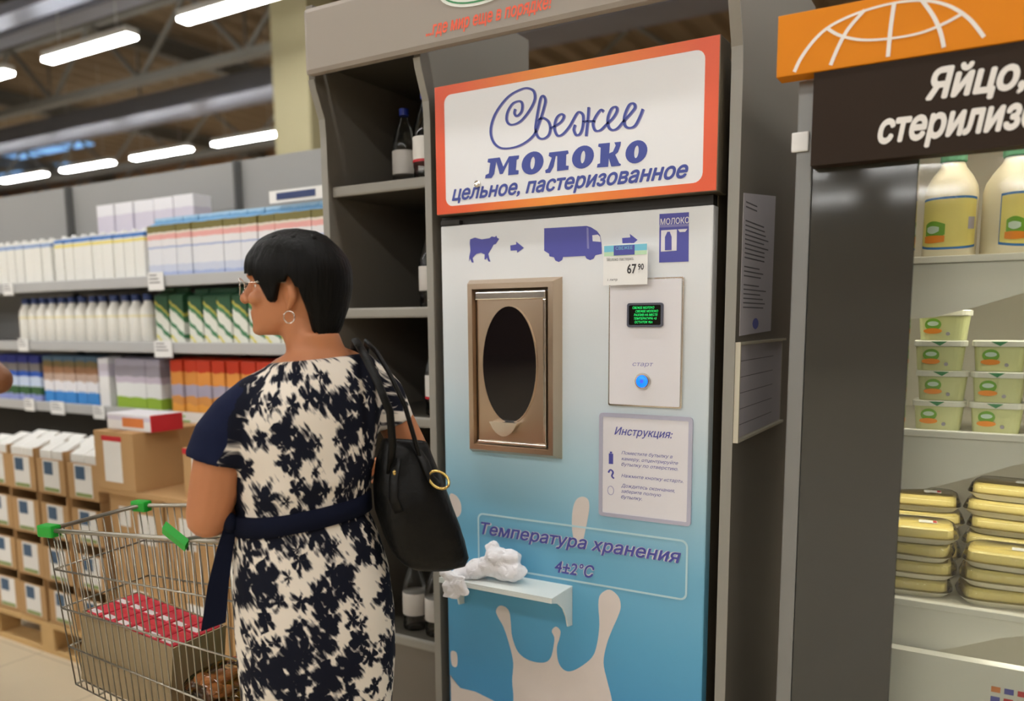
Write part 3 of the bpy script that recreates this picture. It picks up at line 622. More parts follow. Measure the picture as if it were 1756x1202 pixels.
# ================================================================ DISPLAY RACK (holds bottles, frames the machine)
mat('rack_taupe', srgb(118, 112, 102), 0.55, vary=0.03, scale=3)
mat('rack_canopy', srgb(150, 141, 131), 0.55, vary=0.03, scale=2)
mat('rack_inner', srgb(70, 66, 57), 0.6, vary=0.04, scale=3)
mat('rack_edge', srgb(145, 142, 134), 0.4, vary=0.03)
rack = thing('display_rack', 'tall taupe display rack with canopy, bottle shelves and niche for the milk machine', 'rack', (-1.15, 0.3, 0))
def yz_panel(poly, x0, x1):
    b = prism_xz(bm_new(), poly, x0, x1)
    for v in b.verts: v.co = Vector((v.co.y, v.co.x, v.co.z))
    bmesh.ops.recalc_face_normals(b, faces=b.faces)
    return b
prof = [(0.0, 0.0006), (0.0, 2.0), (-0.004, 2.05), (-0.02, 2.09), (-0.036, 2.13), (-0.042, 2.17), (-0.042, 2.36), (0.55, 2.36), (0.55, 0.0006)]
obj('side_panel', yz_panel(prof, -1.79, -1.766), 'rack_taupe', rack, world=True)
obj('divider_panel', yz_panel(prof, -1.405, -1.383), 'rack_taupe', rack, world=True)
prof2 = [(0.0, 0.0006), (0.0, 2.0), (-0.004, 2.05), (-0.02, 2.09), (-0.036, 2.13), (-0.042, 2.17), (-0.042, 2.36), (0.75, 2.36), (0.75, 0.0006)]
obj('side_panel', yz_panel(prof2, -0.552, -0.526), 'rack_taupe', rack, world=True)
# light edge banding on the panel fronts
for x0, x1 in ((-1.79, -1.766), (-1.405, -1.383), (-0.552, -0.526)):
    obj('edge_band', yz_panel([(-0.003, 0.0006), (-0.003, 2.0), (-0.007, 2.05), (-0.023, 2.09), (-0.039, 2.13), (-0.045, 2.155), (-0.0421, 2.155), (-0.0361, 2.13), (-0.0201, 2.09), (-0.0041, 2.05), (-0.0001, 2.0), (-0.0001, 0.0006)], x0, x1), 'rack_edge', rack, world=True)
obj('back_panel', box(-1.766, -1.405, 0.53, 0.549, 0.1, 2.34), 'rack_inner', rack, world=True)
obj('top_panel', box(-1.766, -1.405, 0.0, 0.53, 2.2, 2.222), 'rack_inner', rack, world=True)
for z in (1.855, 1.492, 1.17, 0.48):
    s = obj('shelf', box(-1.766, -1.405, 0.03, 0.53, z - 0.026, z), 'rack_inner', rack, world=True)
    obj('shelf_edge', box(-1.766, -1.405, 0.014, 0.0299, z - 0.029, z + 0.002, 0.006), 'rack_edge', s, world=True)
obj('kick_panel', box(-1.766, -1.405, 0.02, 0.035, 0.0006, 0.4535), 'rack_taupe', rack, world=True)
b = box(-1.772, -0.515, -0.075, -0.0455, 2.157, 2.34, 0.014)
can = obj('canopy', b, 'rack_canopy', rack, smooth=False, world=True)
mat('print_redorange', srgb(232, 92, 60), 0.5); mat('logo_white', srgb(225, 228, 220), 0.5); mat('logo_green', srgb(60, 135, 85), 0.5)
obj('lettering', text_bm('...где мир еще в порядке!', -1.338, -0.965, 2.18, 2.221, -0.0756, shear=0.25, bold=0.028), 'print_redorange', can, world=True)
def ellp(cx, cz, a, b_, n=40): return [(cx + a * math.cos(2 * PI * k / n), cz + b_ * math.sin(2 * PI * k / n)) for k in range(n)]
obj('logo_plate', prism_xz(bm_new(), ellp(-1.17, 2.285, 0.125, 0.05), -0.0765, -0.0752), 'logo_white', can, world=True)
obj('logo_ring', ring_xz(bm_new(), ellp(-1.17, 2.285, 0.115, 0.043), ellp(-1.17, 2.285, 0.109, 0.0385), -0.0772, -0.0765), 'logo_green', can, world=True)
# papers on the outer face of the right panel
mat('paper_cool', srgb(205, 200, 205), 0.6, vary=0.03); mat('ink_grey', srgb(110, 108, 112), 0.7); mat('ink_blue', srgb(110, 115, 190), 0.7)
mat('holder_plastic', srgb(205, 200, 180), 0.35, vary=0.04)
XR = -0.5257
pn = thing('notice_sheet', 'white printed notice taped to the rack side, above the plastic holder', 'notice', (XR, 0.2, 1.41))
obj('sheet', yz_panel([(0.028, 1.412), (0.03, 1.738), (0.335, 1.768), (0.33, 1.42)], XR, XR + 0.0012), 'paper_cool', pn, world=True)
b = bm_new()
for k in range(24):
    if k in (2, 3, 13, 17): continue
    bx(b, XR + 0.0012, XR + 0.0016, 0.05, 0.05 + (0.1 if k < 2 else random.uniform(0.14, 0.23)), 1.722 - k * 0.0105 - 0.003, 1.722 - k * 0.0105)
obj('print', b, 'ink_grey', pn, world=True)
b = bm_new(); ellipsoid(b, (XR + 0.0012, 0.17, 1.44), (0.0006, 0.03, 0.014), sub=2)
obj('stamp', b, 'ink_blue', pn, world=True)
hd = thing('sheet_holder', 'plastic sheet holder with a paper form below the notice on the rack side', 'sheet holder', (XR, 0.2, 1.155))
b = bm_new()
bx(b, XR, XR + 0.002, 0.0, 0.47, 1.162, 1.398)
bx(b, XR + 0.002, XR + 0.012, 0.0, 0.47, 1.392, 1.398); bx(b, XR + 0.002, XR + 0.012, 0.0, 0.47, 1.162, 1.168)
bx(b, XR + 0.002, XR + 0.012, 0.0, 0.006, 1.168, 1.392)
obj('frame', b, 'holder_plastic', hd, world=True)
fs = obj('form', box(XR + 0.0022, XR + 0.003, 0.012, 0.46, 1.17, 1.39), 'paper_cool', hd, world=True)
b = bm_new()
for k in range(5): bx(b, XR + 0.003, XR + 0.0033, 0.03, 0.36, 1.2 + k * 0.038, 1.2015 + k * 0.038)
obj('ruled_line', b, 'ink_grey', fs, world=True)

# plastic bottles on the rack shelves
mat('cap_royal', srgb(40, 60, 160), 0.35); mat('label_grey', srgb(200, 195, 188), 0.6)
glassy('pet_plastic', (0.83, 0.85, 0.85), 0.08)
def pet(label, cat='bottle', red=False):
    t = thing('plastic_bottle', label, cat, group='plastic bottles on the rack')
    obj('body', lathe(bm_new(), [(0.03, 0), (0.038, 0.004), (0.039, 0.02), (0.037, 0.03), (0.039, 0.04), (0.039, 0.13), (0.036, 0.15), (0.025, 0.19), (0.013, 0.215), (0.0125, 0.232)], 20), 'pet_plastic', t, smooth=True)
    obj('cap', lathe(bm_new(), [(0.0145, 0.228), (0.015, 0.23), (0.015, 0.248), (0.012, 0.25)], 14), 'cap_royal', t)
    l = obj('label_sleeve', lathe(bm_new(), [(0.0394, 0.05), (0.0398, 0.051), (0.0398, 0.12), (0.0394, 0.121)], 20), 'label_white' if red else 'label_grey', t, smooth=True)
    if red:
        obj('label_stripe', lathe(bm_new(), [(0.0399, 0.05), (0.0402, 0.0505), (0.0402, 0.057), (0.0399, 0.0575)], 20), 'label_red', l)
    return t
pt = pet('clear bottle with dull label, upper shelf, farthest from the machine'); pt.location = (-1.63, 0.2, 1.8551)
dup(pt, (-1.54, 0.2, 1.8551), 0.4, 'clear bottle with dull label, upper shelf, between its two neighbours')
pr = pet('clear bottle with white and red label on the upper shelf', red=True); pr.location = (-1.458, 0.08, 1.8551)
dup(pt, (-1.462, 0.1, 1.4921), 0.8, 'clear bottle with pale label alone on the second shelf')
dup(pr, (-1.455, 0.11, 1.1701), 0.3, 'dim bottle with red-striped label on the third shelf')
dup(pt, (-1.46, 0.09, 0.4801), 0.3, 'clear bottle on the lowest shelf beside the machine')
dup(pt, (-1.555, 0.1, 0.4801), 0.9, 'clear bottle on the lowest shelf, nearer the woman')

# ================================================================ MILK VENDING MACHINE
mat('cab_dark', srgb(32, 28, 24), 0.6)
mat('cab_side', srgb(120, 110, 92), 0.45, 0.4, vary=0.05)
mat('ink_violet', srgb(78, 80, 165), 0.5, vary=0.02); mat('ink_royal', srgb(62, 76, 158), 0.5, vary=0.02); mat('ink_lilac', srgb(130, 128, 185), 0.5, vary=0.02)
mat('milk_print', srgb(222, 212, 206), 0.45, vary=0.05, scale=14)
mat('frame_print', srgb(190, 220, 228), 0.45)
mat('panel_white', srgb(228, 226, 230), 0.4, vary=0.02)
mat('sign_white', srgb(226, 227, 229), 0.4, vary=0.015, emit=0.05, ecol=(1, 1, 1))
mat('steel_warm', srgb(205, 184, 160), 0.3, 1.0, vary=0.06, scale=5)
mat('steel_bright', srgb(225, 220, 212), 0.2, 1.0, vary=0.04)
mat('oval_glass', srgb(20, 17, 20), 0.06, 0.0, vary=0.1)
# orange frame print: orange middle fading to red ends
m, t_, p_ = nt('sign_orange'); MATS['sign_orange'] = m
N = t_.nodes.new; L = t_.links.new
tc = N('ShaderNodeTexCoord'); sp = N('ShaderNodeSeparateXYZ'); L(tc.outputs['Generated'], sp.inputs[0])
cr = N('ShaderNodeValToRGB'); el = cr.color_ramp.elements
for i, (pos, c_) in enumerate(((0.0, (222, 78, 34)), (0.12, (226, 90, 36)), (0.45, (236, 142, 34)), (0.7, (232, 120, 34)), (0.95, (224, 84, 36)))):
    e = el[i] if i < 2 else el.new(pos)
    e.position = pos; e.color = srgb(*c_) + (1,)
L(sp.outputs['X'], cr.inputs[0]); L(cr.outputs[0], p_.inputs['Base Color']); p_.inputs['Roughness'].default_value = 0.35
p_.inputs['Emission Strength'].default_value = 0.03; L(cr.outputs[0], p_.inputs['Emission Color'])
# door film: printed fade from white to milk-advert blue
m, t_, p_ = nt('door_film'); MATS['door_film'] = m
N = t_.nodes.new; L = t_.links.new
tc = N('ShaderNodeTexCoord'); sp = N('ShaderNodeSeparateXYZ'); L(tc.outputs['Generated'], sp.inputs[0])
mm = N('ShaderNodeMath'); mm.operation = 'MULTIPLY_ADD'; L(sp.outputs['X'], mm.inputs[0]); mm.inputs[1].default_value = 0.07; L(sp.outputs['Z'], mm.inputs[2])
cr = N('ShaderNodeValToRGB'); el = cr.color_ramp.elements
for i, (pos, c_) in enumerate(((0.0, (60, 138, 196)), (0.22, (72, 152, 200)), (0.36, (92, 168, 206)), (0.5, (118, 182, 212)), (0.62, (168, 205, 220)), (0.74, (206, 219, 226)), (0.92, (226, 229, 231)))):
    e = el[i] if i < 2 else el.new(pos)
    e.position = pos; e.color = srgb(*c_) + (1,)
L(mm.outputs[0], cr.inputs[0]); L(cr.outputs[0], p_.inputs['Base Color']); p_.inputs['Roughness'].default_value = 0.38

vm = thing('milk_vending_machine', 'tall white and blue milk vending machine with orange framed sign', 'vending machine', (-0.972, 0.35, 0))
P = dict(parent=vm, world=True)
obj('cabinet', box(-1.362, -0.588, 0.045, 0.7, 0.06, 2.06, 0.006), 'cab_side', **P)
for x in (-1.33, -0.66): obj('foot', box(x, x + 0.05, 0.08, 0.13, 0.0, 0.0595), 'cab_dark', **P)
obj('vent_gap', box(-1.36, -0.59, 0.012, 0.0445, 1.712, 1.738), 'cab_dark', **P)
door = obj('door', box(-1.356, -0.585, 0.0, 0.04, 0.14, 1.713, 0.004), 'door_film', **P)
obj('hinge', box(-1.352, -1.29, -0.006, 0.03, 1.714, 1.727, 0.003), 'cab_dark', **P)
obj('kick_grille', box(-1.35, -0.59, 0.01, 0.04, 0.06, 0.135), 'cab_dark', **P)
sb = obj('sign_box', box(-1.354, -0.572, -0.0195, 0.055, 1.74, 2.078, 0.003), 'cab_side', **P)
D = dict(parent=door, world=True); G = dict(parent=sb, world=True)
# sign face
def rr_like(x0, x1, z0, z1, n): return rrect(x0, x1, z0, z1, 0.0005, 5)
obj('sign_border', ring_xz(bm_new(), rrect(-1.352, -0.574, 1.742, 2.076, 0.001), rrect(-1.322, -0.606, 1.762, 2.052, 0.022), -0.0215, -0.0197), 'sign_orange', **G)
obj('sign_face', prism_xz(bm_new(), rrect(-1.323, -0.605, 1.761, 2.053, 0.022), -0.0207, -0.0197), 'sign_white', **G)
b = bm_new()
for st in SCRIPT_STROKES: ribbon_xz(b, st, 0.005, -0.0218, -0.0207)
obj('script_lettering', b, 'ink_royal', **G)
b = bm_new()
for st in SCRIPT_STROKES: ribbon_xz(b, [(x + 0.0016, z - 0.0016) for x, z in st], 0.0066, -0.0212, -0.0208)
obj('script_shadow', b, 'ink_lilac', **G)
b = bm_new()
for pl in MILK_LETTERS: prism_xz(b, pl, -0.0218, -0.0207)
for o_, i_ in MILK_OS: ring_xz(b, o_, i_, -0.0218, -0.0207)
obj('bold_lettering', b, 'ink_royal', **G)
obj('lettering', text_bm('цельное, пастеризованное', -1.302, -0.640, 1.765, 1.806, -0.0214, shear=0.3, bold=0.03), 'ink_royal', **G)
obj('sign_lock', lathe(bm_new(), [(0.008, 0), (0.009, 0.002), (0.009, 0.006), (0.004, 0.0075)], 14), 'steel_bright', parent=sb)
lk = sb.children[-1]; lk.rotation_euler = (PI / 2, 0, 0); lk.location = Vector((-1.217, -0.0205, 1.812)) - Vector((-0.972, 0.35, 0))
# printed pictograms
F0, F1 = -0.0008, 0.0
for nm, pl in (('cow_print', COW), ('truck_print', TRUCK), ('arrow_print', ARROW1), ('arrow_print', ARROW2), ('machine_print', VEND)):
    obj(nm, prism_xz(bm_new(), pl, F0, F1), 'ink_violet', **D)
for pl in (TRUCK_WINDOW, TRUCK_STRIP, VEND_PANEL, VEND_SLOT): obj('window_print', prism_xz(bm_new(), pl, F0 - 0.0005, F0), 'panel_white' if pl is not TRUCK_STRIP else 'ink_lilac', **D)
obj('band_print', prism_xz(bm_new(), VEND_BAND, F0 - 0.0005, F0), 'ink_lilac', **D)
obj('bottle_print', prism_xz(bm_new(), VEND_BOTTLE, F0 - 0.001, F0 - 0.0005), 'ink_violet', **D)
obj('lettering', text_bm('МОЛОКО', -0.713, -0.642, 1.675, 1.690, F0 - 0.0006, bold=0.015), 'panel_white', **D)
# milk splash print
sp_ = SPLASH + [(SPLASH[-1][0] + 0.03, 0.3), (SPLASH[-1][0] + 0.12, 0.2), (SPLASH[0][0] - 0.12, 0.2), (SPLASH[0][0] - 0.02, 0.3)]
obj('splash_print', prism_xz(bm_new(), smooth_poly(sp_), F0, F1), 'milk_print', **D)
obj('splash_print', prism_xz(bm_new(), PUDDLE[:4] + [(PUDDLE[3][0] + 0.02, 0.2), (-1.35, 0.2), (-1.35, PUDDLE[0][1])], F0, F1), 'milk_print', **D)
for d_ in (DROP1, DROP2, DROP3): obj('droplet_print', prism_xz(bm_new(), [(max(x, -1.355), z) for x, z in smooth_poly(d_)], F0, F1), 'milk_print', **D)
obj('frame_print', ring_xz(bm_new(), rrect(-1.246, -0.628, 0.758, 0.913, 0.018), rrect(-1.241, -0.633, 0.763, 0.908, 0.014), F0 - 0.0006, F0 - 0.0001), 'frame_print', **D)
for dx, yy, mm_, bo in ((0, F0 - 0.0018, 'ink_violet', 0.02), (0, F0 - 0.0006, 'panel_white', 0.06)):
    obj('lettering', text_bm('Температура хранения', -1.234, -0.645, 0.842, 0.888, yy, shear=0.25, bold=bo), mm_, **D)
    obj('lettering', text_bm('4±2°С', -0.998, -0.88, 0.776, 0.812, yy, shear=0.25, bold=bo), mm_, **D)
# dispensing hatch: bevelled steel frame, inner flap with an oval pane and finger pull
def bevel_frame(xo0, xo1, zo0, zo1, w_, yb, yf, inset):
    b = bm_new()
    R = [[(xo0, yb, zo0), (xo1, yb, zo0), (xo1, yb, zo1), (xo0, yb, zo1)]]
    def rc(i, y): return [(xo0 + i, y, zo0 + i), (xo1 - i, y, zo0 + i), (xo1 - i, y, zo1 - i), (xo0 + i, y, zo1 - i)]
    R += [rc(inset, yf), rc(inset + w_, yf), rc(inset + w_ + 0.004, yf + 0.012), rc(inset + w_ + 0.004, yb)]
    return loft(b, R, cap=False)
hatch = obj('hatch_frame', bevel_frame(-1.262, -0.976, 1.088, 1.563, 0.014, 0.0, -0.03, 0.012), 'steel_warm', **D)
fl = obj('hatch_flap', box(-1.228, -1.012, -0.02, -0.001, 1.122, 1.529, 0.006), 'steel_warm', **D)
b = bm_new(); bx(b, -1.228, -1.012, -0.027, -0.0195, 1.508, 1.529, 0.003); bx(b, -1.228, -1.012, -0.025, -0.0195, 1.118, 1.126, 0.002); bx(b, -1.02, -1.012, -0.025, -0.0195, 1.13, 1.507, 0.002)
obj('flap_rim', b, 'steel_bright', **D)
ov = ellp(-1.125, 1.335, 0.083, 0.155, 48)
obj('oval_pane', prism_xz(bm_new(), ov, -0.0212, -0.0195), 'oval_glass', **D)
obj('oval_rim', ring_xz(bm_new(), ellp(-1.125, 1.335, 0.0865, 0.1585, 48), ov, -0.0222, -0.0198), 'steel_warm', **D)
b = bm_new()
cup = [(-1.172 + 0.082 * k / 10, 1.178 - 0.034 * math.sin(PI * k / 10) ** 0.7) for k in range(11)]
prism_xz(b, cup, -0.046, -0.0425)
A = []
for x, z in cup: A.append((b.verts.new((x, -0.0425, z)), b.verts.new((x, -0.021, z + 0.004))))
for k in range(10): b.faces.new((A[k][0], A[k + 1][0], A[k + 1][1], A[k][1]))
bx(b, -1.174, -1.088, -0.0465, -0.021, 1.178, 1.182)
bmesh.ops.recalc_face_normals(b, faces=b.faces)
obj('finger_pull', b, 'steel_bright', **D)
# control panel
obj('control_trim', prism_xz(bm_new(), rrect(-0.842, -0.65, 1.238, 1.552, 0.004), -0.0075, 0.0), 'steel_bright', **D)
cp_ = obj('control_panel', prism_xz(bm_new(), rrect(-0.838, -0.654, 1.242, 1.548, 0.004), -0.0105, -0.0076), 'panel_white', **D)
mat('screen_black', srgb(10, 16, 12), 0.15); mat('screen_green', srgb(30, 230, 110), 0.4, emit=0.9, ecol=srgb(30, 230, 110)); mat('screen_bezel', srgb(90, 92, 105), 0.35, 0.6)
C_ = dict(parent=cp_, world=True)
C_ = D
obj('display_bezel', ring_xz(bm_new(), rrect(-0.79, -0.698, 1.434, 1.492, 0.006), rrect(-0.785, -0.703, 1.439, 1.487, 0.003), -0.0165, -0.0106), 'screen_bezel', **C_)
obj('display_screen', box(-0.785, -0.703, -0.0125, -0.0107, 1.439, 1.487), 'screen_black', **C_)
for k, (s_, a, b_) in enumerate((('СВЕЖЕЕ МОЛОКО', 0.008, 0.064), ('СВЕЖЕЕ МОЛОКО', 0.016, 0.074), ('РАЗЛИВ НА МЕСТЕ', 0.012, 0.073), ('ТЕМПЕРАТУРА +3', 0.012, 0.07), ('ОСТАТОК 95л', 0.014, 0.06))):
    obj('screen_text', text_bm(s_, -0.785 + a, -0.785 + b_, 1.478 - 0.0087 * k - 0.0, 1.4838 - 0.0087 * k, -0.0129, shear=0.2), 'screen_green', **C_)
obj('lettering', text_bm('старт', -0.776, -0.722, 1.336, 1.347, -0.0109, shear=0.2), 'ink_lilac', **C_)
mat('button_blue', srgb(20, 120, 250), 0.25, emit=1.3, ecol=srgb(10, 110, 255)); mat('button_core', srgb(60, 90, 230), 0.3, emit=0.8, ecol=srgb(40, 70, 240))
def disc_y(prof, c): # lathe turned to face -y
    b = lathe(bm_new(), prof, 24)
    for v in b.verts: v.co = Vector((c[0] + v.co.x, c[1] - v.co.z, c[2] + v.co.y))
    bmesh.ops.recalc_face_normals(b, faces=b.faces)
    return b
bc = (-0.748, -0.0107, 1.302)
obj('button_ring', disc_y([(0.02, 0), (0.0205, 0.004), (0.018, 0.008), (0.0152, 0.0078), (0.0152, 0.002)], bc), 'steel_bright', **C_)
bt = obj('start_button', disc_y([(0.015, 0.0), (0.015, 0.006), (0.012, 0.0085), (0.005, 0.009)], bc), 'button_blue', smooth=True, **C_)
obj('button_core', disc_y([(0.0048, 0.0092), (0.0048, 0.0098), (0.002, 0.01)], bc), 'button_core', **C_)
# instruction plate
ip = obj('instruction_frame', ring_xz(bm_new(), rrect(-0.868, -0.622, 0.949, 1.218, 0.01), rrect(-0.858, -0.632, 0.959, 1.208, 0.003), -0.005, 0.0), 'ink_lilac', **D)
MATS['plate_rim'] = mat('plate_rim', srgb(186, 186, 205), 0.4, 0.2); ip.data.materials[0] = MATS['plate_rim']
obj('instruction_plate', box(-0.859, -0.631, -0.003, -0.0002, 0.958, 1.209), 'panel_white', **D)
yi = -0.0034
obj('lettering', text_bm('Инструкция:', -0.826, -0.672, 1.158, 1.184, yi, shear=0.3, bold=0.01), 'ink_violet', **D)
for k, s_ in enumerate(('Поместите бутылку в', 'камеру, отцентрируйте', 'бутылку по отверстию.', None, 'Нажмите кнопку «старт».', None, 'Дождитесь окончания,', 'заберите полную', 'бутылку.')):
    if s_: obj('lettering', text_bm(s_, -0.806, -0.806 + 0.0071 * len(s_), 1.112 - k * 0.0147 + (0.004 if k > 4 else 0), 1.123 - k * 0.0147 + (0.004 if k > 4 else 0), yi, shear=0.3), 'ink_violet', **D)
b = bm_new(); bx(b, -0.841, -0.829, yi, yi + 0.0004, 1.087, 1.114); bx(b, -0.838, -0.832, yi, yi + 0.0004, 1.1145, 1.119)
obj('bottle_print', b, 'ink_violet', **D)
b = ribbon_xz(bm_new(), [(-0.842, 1.064), (-0.836, 1.072), (-0.829, 1.066), (-0.832, 1.056), (-0.826, 1.05)], 0.004, yi, yi + 0.0004)
obj('hand_print', b, 'ink_violet', **D)
obj('timer_print', ring_xz(bm_new(), ellp(-0.835, 1.018, 0.009, 0.012, 16), ellp(-0.835, 1.018, 0.0078, 0.0108, 16), yi, yi + 0.0004), 'ink_lilac', **D)
# fold-down steel tray under the hatch
mat('tray_white', srgb(226, 232, 228), 0.35, vary=0.03)
tr = obj('drip_shelf', box(-1.30, -0.945, -0.118, -0.001, 0.742, 0.746), 'tray_white', **D)
gus = [(-0.001, 0.742), (-0.118, 0.742), (-0.116, 0.732), (-0.085, 0.722), (-0.055, 0.70), (-0.036, 0.67), (-0.026, 0.64), (-0.001, 0.636)]
obj('shelf_bracket', yz_panel(gus, -0.949, -0.945), 'tray_white', **D)
obj('shelf_bracket', yz_panel(gus, -1.30, -1.296), 'tray_white', **D)
b = box(-1.30, -0.945, -0.1185, -0.1165, 0.732, 0.7415); obj('shelf_lip', b, 'tray_white', **D)
# price tag stuck on the door
tg = thing('price_tag', 'plastic price tag with 67.90 stuck to the machine door above the display', 'price tag', (-0.795, -0.02, 1.54))
mat('tag_cyan', srgb(120, 200, 225), 0.4); mat('tag_mint', srgb(190, 225, 190), 0.4); mat('ink_black', srgb(50, 48, 52), 0.6)
obj('card', box(-0.848, -0.733, -0.03, -0.0285, 1.536, 1.634), 'tag_paper', tg, world=True)
obj('mount', box(-0.83, -0.75, -0.028, -0.0015, 1.57, 1.61), 'tag_paper', tg, world=True)
for (a, c_, mm_) in ((1.616, 1.631, 'tag_cyan'), (1.606, 1.6155, 'tag_mint')): obj('band_print', box(-0.846, -0.735, -0.0306, -0.0301, a, c_), mm_, tg, world=True)
obj('band_print', box(-0.82, -0.766, -0.0312, -0.0307, 1.607, 1.63), 'ink_violet', tg, world=True)
obj('lettering', text_bm('СВЕЖЕЕ', -0.815, -0.771, 1.62, 1.628, -0.0316), 'tag_cyan', tg, world=True)
obj('lettering', text_bm('Молоко пастериз.', -0.838, -0.768, 1.592, 1.602, -0.0306), 'ink_black', tg, world=True)
obj('lettering', text_bm('67', -0.785, -0.761, 1.562, 1.585, -0.0306, bold=0.02), 'ink_black', tg, world=True)
obj('lettering', text_bm('90', -0.757, -0.742, 1.57, 1.585, -0.0306, bold=0.02), 'ink_black', tg, world=True)
obj('lettering', text_bm('1 литр', -0.836, -0.81, 1.545, 1.552, -0.0306), 'ink_black', tg, world=True)
# crumpled tissue on the tray
mat('tissue', srgb(238, 236, 238), 0.8, vary=0.03, bump=0.25, bscale=40)
random.seed(3)
b = bm_new()
for (x, y, z_, r) in ((-1.24, -0.07, 0.772, 0.034), (-1.20, -0.06, 0.785, 0.036), (-1.165, -0.055, 0.775, 0.034), (-1.185, -0.07, 0.815, 0.028), (-1.145, -0.05, 0.812, 0.026), (-1.205, -0.05, 0.835, 0.019), (-1.13, -0.06, 0.775, 0.028), (-1.275, -0.085, 0.763, 0.026), (-1.295, -0.11, 0.75, 0.02), (-1.31, -0.125, 0.765, 0.016)):
    ellipsoid(b, (x + 0.04, y, z_), (r * 1.15, r, r * 0.85), Matrix.Rotation(random.uniform(-0.5, 0.5), 4, 'Y'), 3)
bx(b, -1.27, -1.225, -0.139, -0.128, 0.7, 0.768); bx(b, -1.25, -1.2, -0.14, -0.129, 0.715, 0.768)
b = remeshed(b, 0.0045, 2)
from mathutils import noise
for v in b.verts:
    n_ = noise.noise(v.co * 38) * 0.009 + noise.noise(v.co * 85) * 0.004
    v.co += Vector((n_, n_ * 0.6, abs(n_) * 0.8 if v.co.z > 0.752 else 0))
    if v.co.z < 0.748 and v.co.y > -0.1235: v.co.z = 0.748
ti = tag(obj('crumpled_tissue', b, 'tissue', smooth=False), 'crumpled white paper tissue lying on the machine drip shelf', 'tissue')

# ================================================================ REFRIGERATED CABINET
mat('fridge_frame', srgb(128, 128, 126), 0.4, 0.3, vary=0.03); mat('fridge_white', srgb(222, 218, 208), 0.45, vary=0.03)
mat('fridge_inner', srgb(205, 200, 186), 0.5, vary=0.03)
mat('header_orange', srgb(220, 132, 8), 0.6, vary=0.03, spec=0.25); mat('sign_brown', srgb(44, 31, 20), 0.6, vary=0.05, spec=0.2)
mat('letter_white', srgb(232, 228, 222), 0.5)
mat('fridge_dark', srgb(62, 62, 58), 0.07, vary=0.05); mat('led_glow', (1, 1, 1), emit=16.0, ecol=(1.0, 0.95, 0.82))
mat('led_small', (1, 1, 1), emit=15.0, ecol=(1.0, 0.95, 0.82))
glassy('door_glass', (0.93, 0.95, 0.93), 0.05)
FX1 = 0.75
fr = thing('refrigerated_cabinet', 'glass-fronted dairy refrigerator with orange header and brown sign', 'refrigerator', (0.18, 0.25, 0))
R_ = dict(parent=fr, world=True)
obj('side_wall', box(-0.378, -0.345, -0.06, 0.7, 0.0, 2.03), 'fridge_frame', **R_)
obj('side_wall', box(FX1, FX1 + 0.033, -0.06, 0.7, 0.0, 2.03), 'fridge_frame', **R_)
obj('back_wall', box(-0.345, FX1, 0.66, 0.7, 0.0, 2.03), 'fridge_inner', **R_)
obj('roof', box(-0.345, FX1, -0.06, 0.66, 2.0, 2.03), 'fridge_white', **R_)
obj('base', box(-0.345, FX1, 0.0, 0.66, 0.02, 0.3), 'fridge_white', **R_)
obj('frame_post', box(-0.384, -0.352, -0.1, -0.0601, 0.0, 1.93, 0.003), 'fridge_frame', **R_)
obj('dark_door', box(-0.351, -0.1545, -0.1, -0.085, 0.02, 1.93, 0.002), 'fridge_dark', **R_)
obj('door_pane', box(-0.154, 0.62, -0.094, -0.09, 0.1, 1.93), 'door_glass', **R_)
hdr = obj('header_sign', box(-0.418, 0.85, -0.15, -0.102, 1.93, 2.047, 0.002), 'header_orange', **R_)
H_ = dict(parent=hdr, world=True)
gx, gz = -0.205, 0
arc = [(-0.383, 1.936), (-0.37, 1.962), (-0.345, 1.992), (-0.315, 2.012), (-0.265, 2.026), (-0.205, 2.031), (-0.155, 2.025), (-0.115, 2.008), (-0.082, 1.98), (-0.057, 1.945)]
lat = [(-0.325, 2.008), (-0.3, 1.99), (-0.26, 1.975), (-0.21, 1.969), (-0.16, 1.97), (-0.12, 1.98), (-0.092, 1.992)]
m1 = [(-0.258, 2.028), (-0.285, 2.0), (-0.302, 1.97), (-0.315, 1.938)]
m2 = [(-0.207, 2.031), (-0.211, 1.985), (-0.213, 1.937)]
m3 = [(-0.16, 2.026), (-0.14, 1.995), (-0.127, 1.965), (-0.12, 1.938)]
for gi, st in enumerate((arc, lat, m1, m2, m3)):
    obj('globe_line', ribbon_xz(bm_new(), st, 0.0058, -0.1508 - 0.0003 * gi, -0.1501), 'letter_white', **H_)
brn = obj('brown_sign', box(-0.346, 0.74, -0.147, -0.103, 1.7525, 1.929), 'sign_brown', **R_)
Bn = dict(parent=brn, world=True)
obj('lettering', text_bm('Яйцо,', -0.146, 0.012, 1.838, 1.908, -0.1475, shear=0.22, bold=0.04), 'letter_white', **Bn)
obj('lettering', text_bm('стерилизованное', -0.2245, 0.222, 1.765, 1.826, -0.1475, shear=0.22, bold=0.04), 'letter_white', **Bn)
obj('led_strip', box(-0.3, 0.7, 0.0, 0.03, 1.965, 1.98), 'led_glow', **R_)
obj('hinge_tag', box(-0.393, -0.359, -0.108, -0.1005, 1.79, 1.829, 0.003), 'tag_paper', **R_)
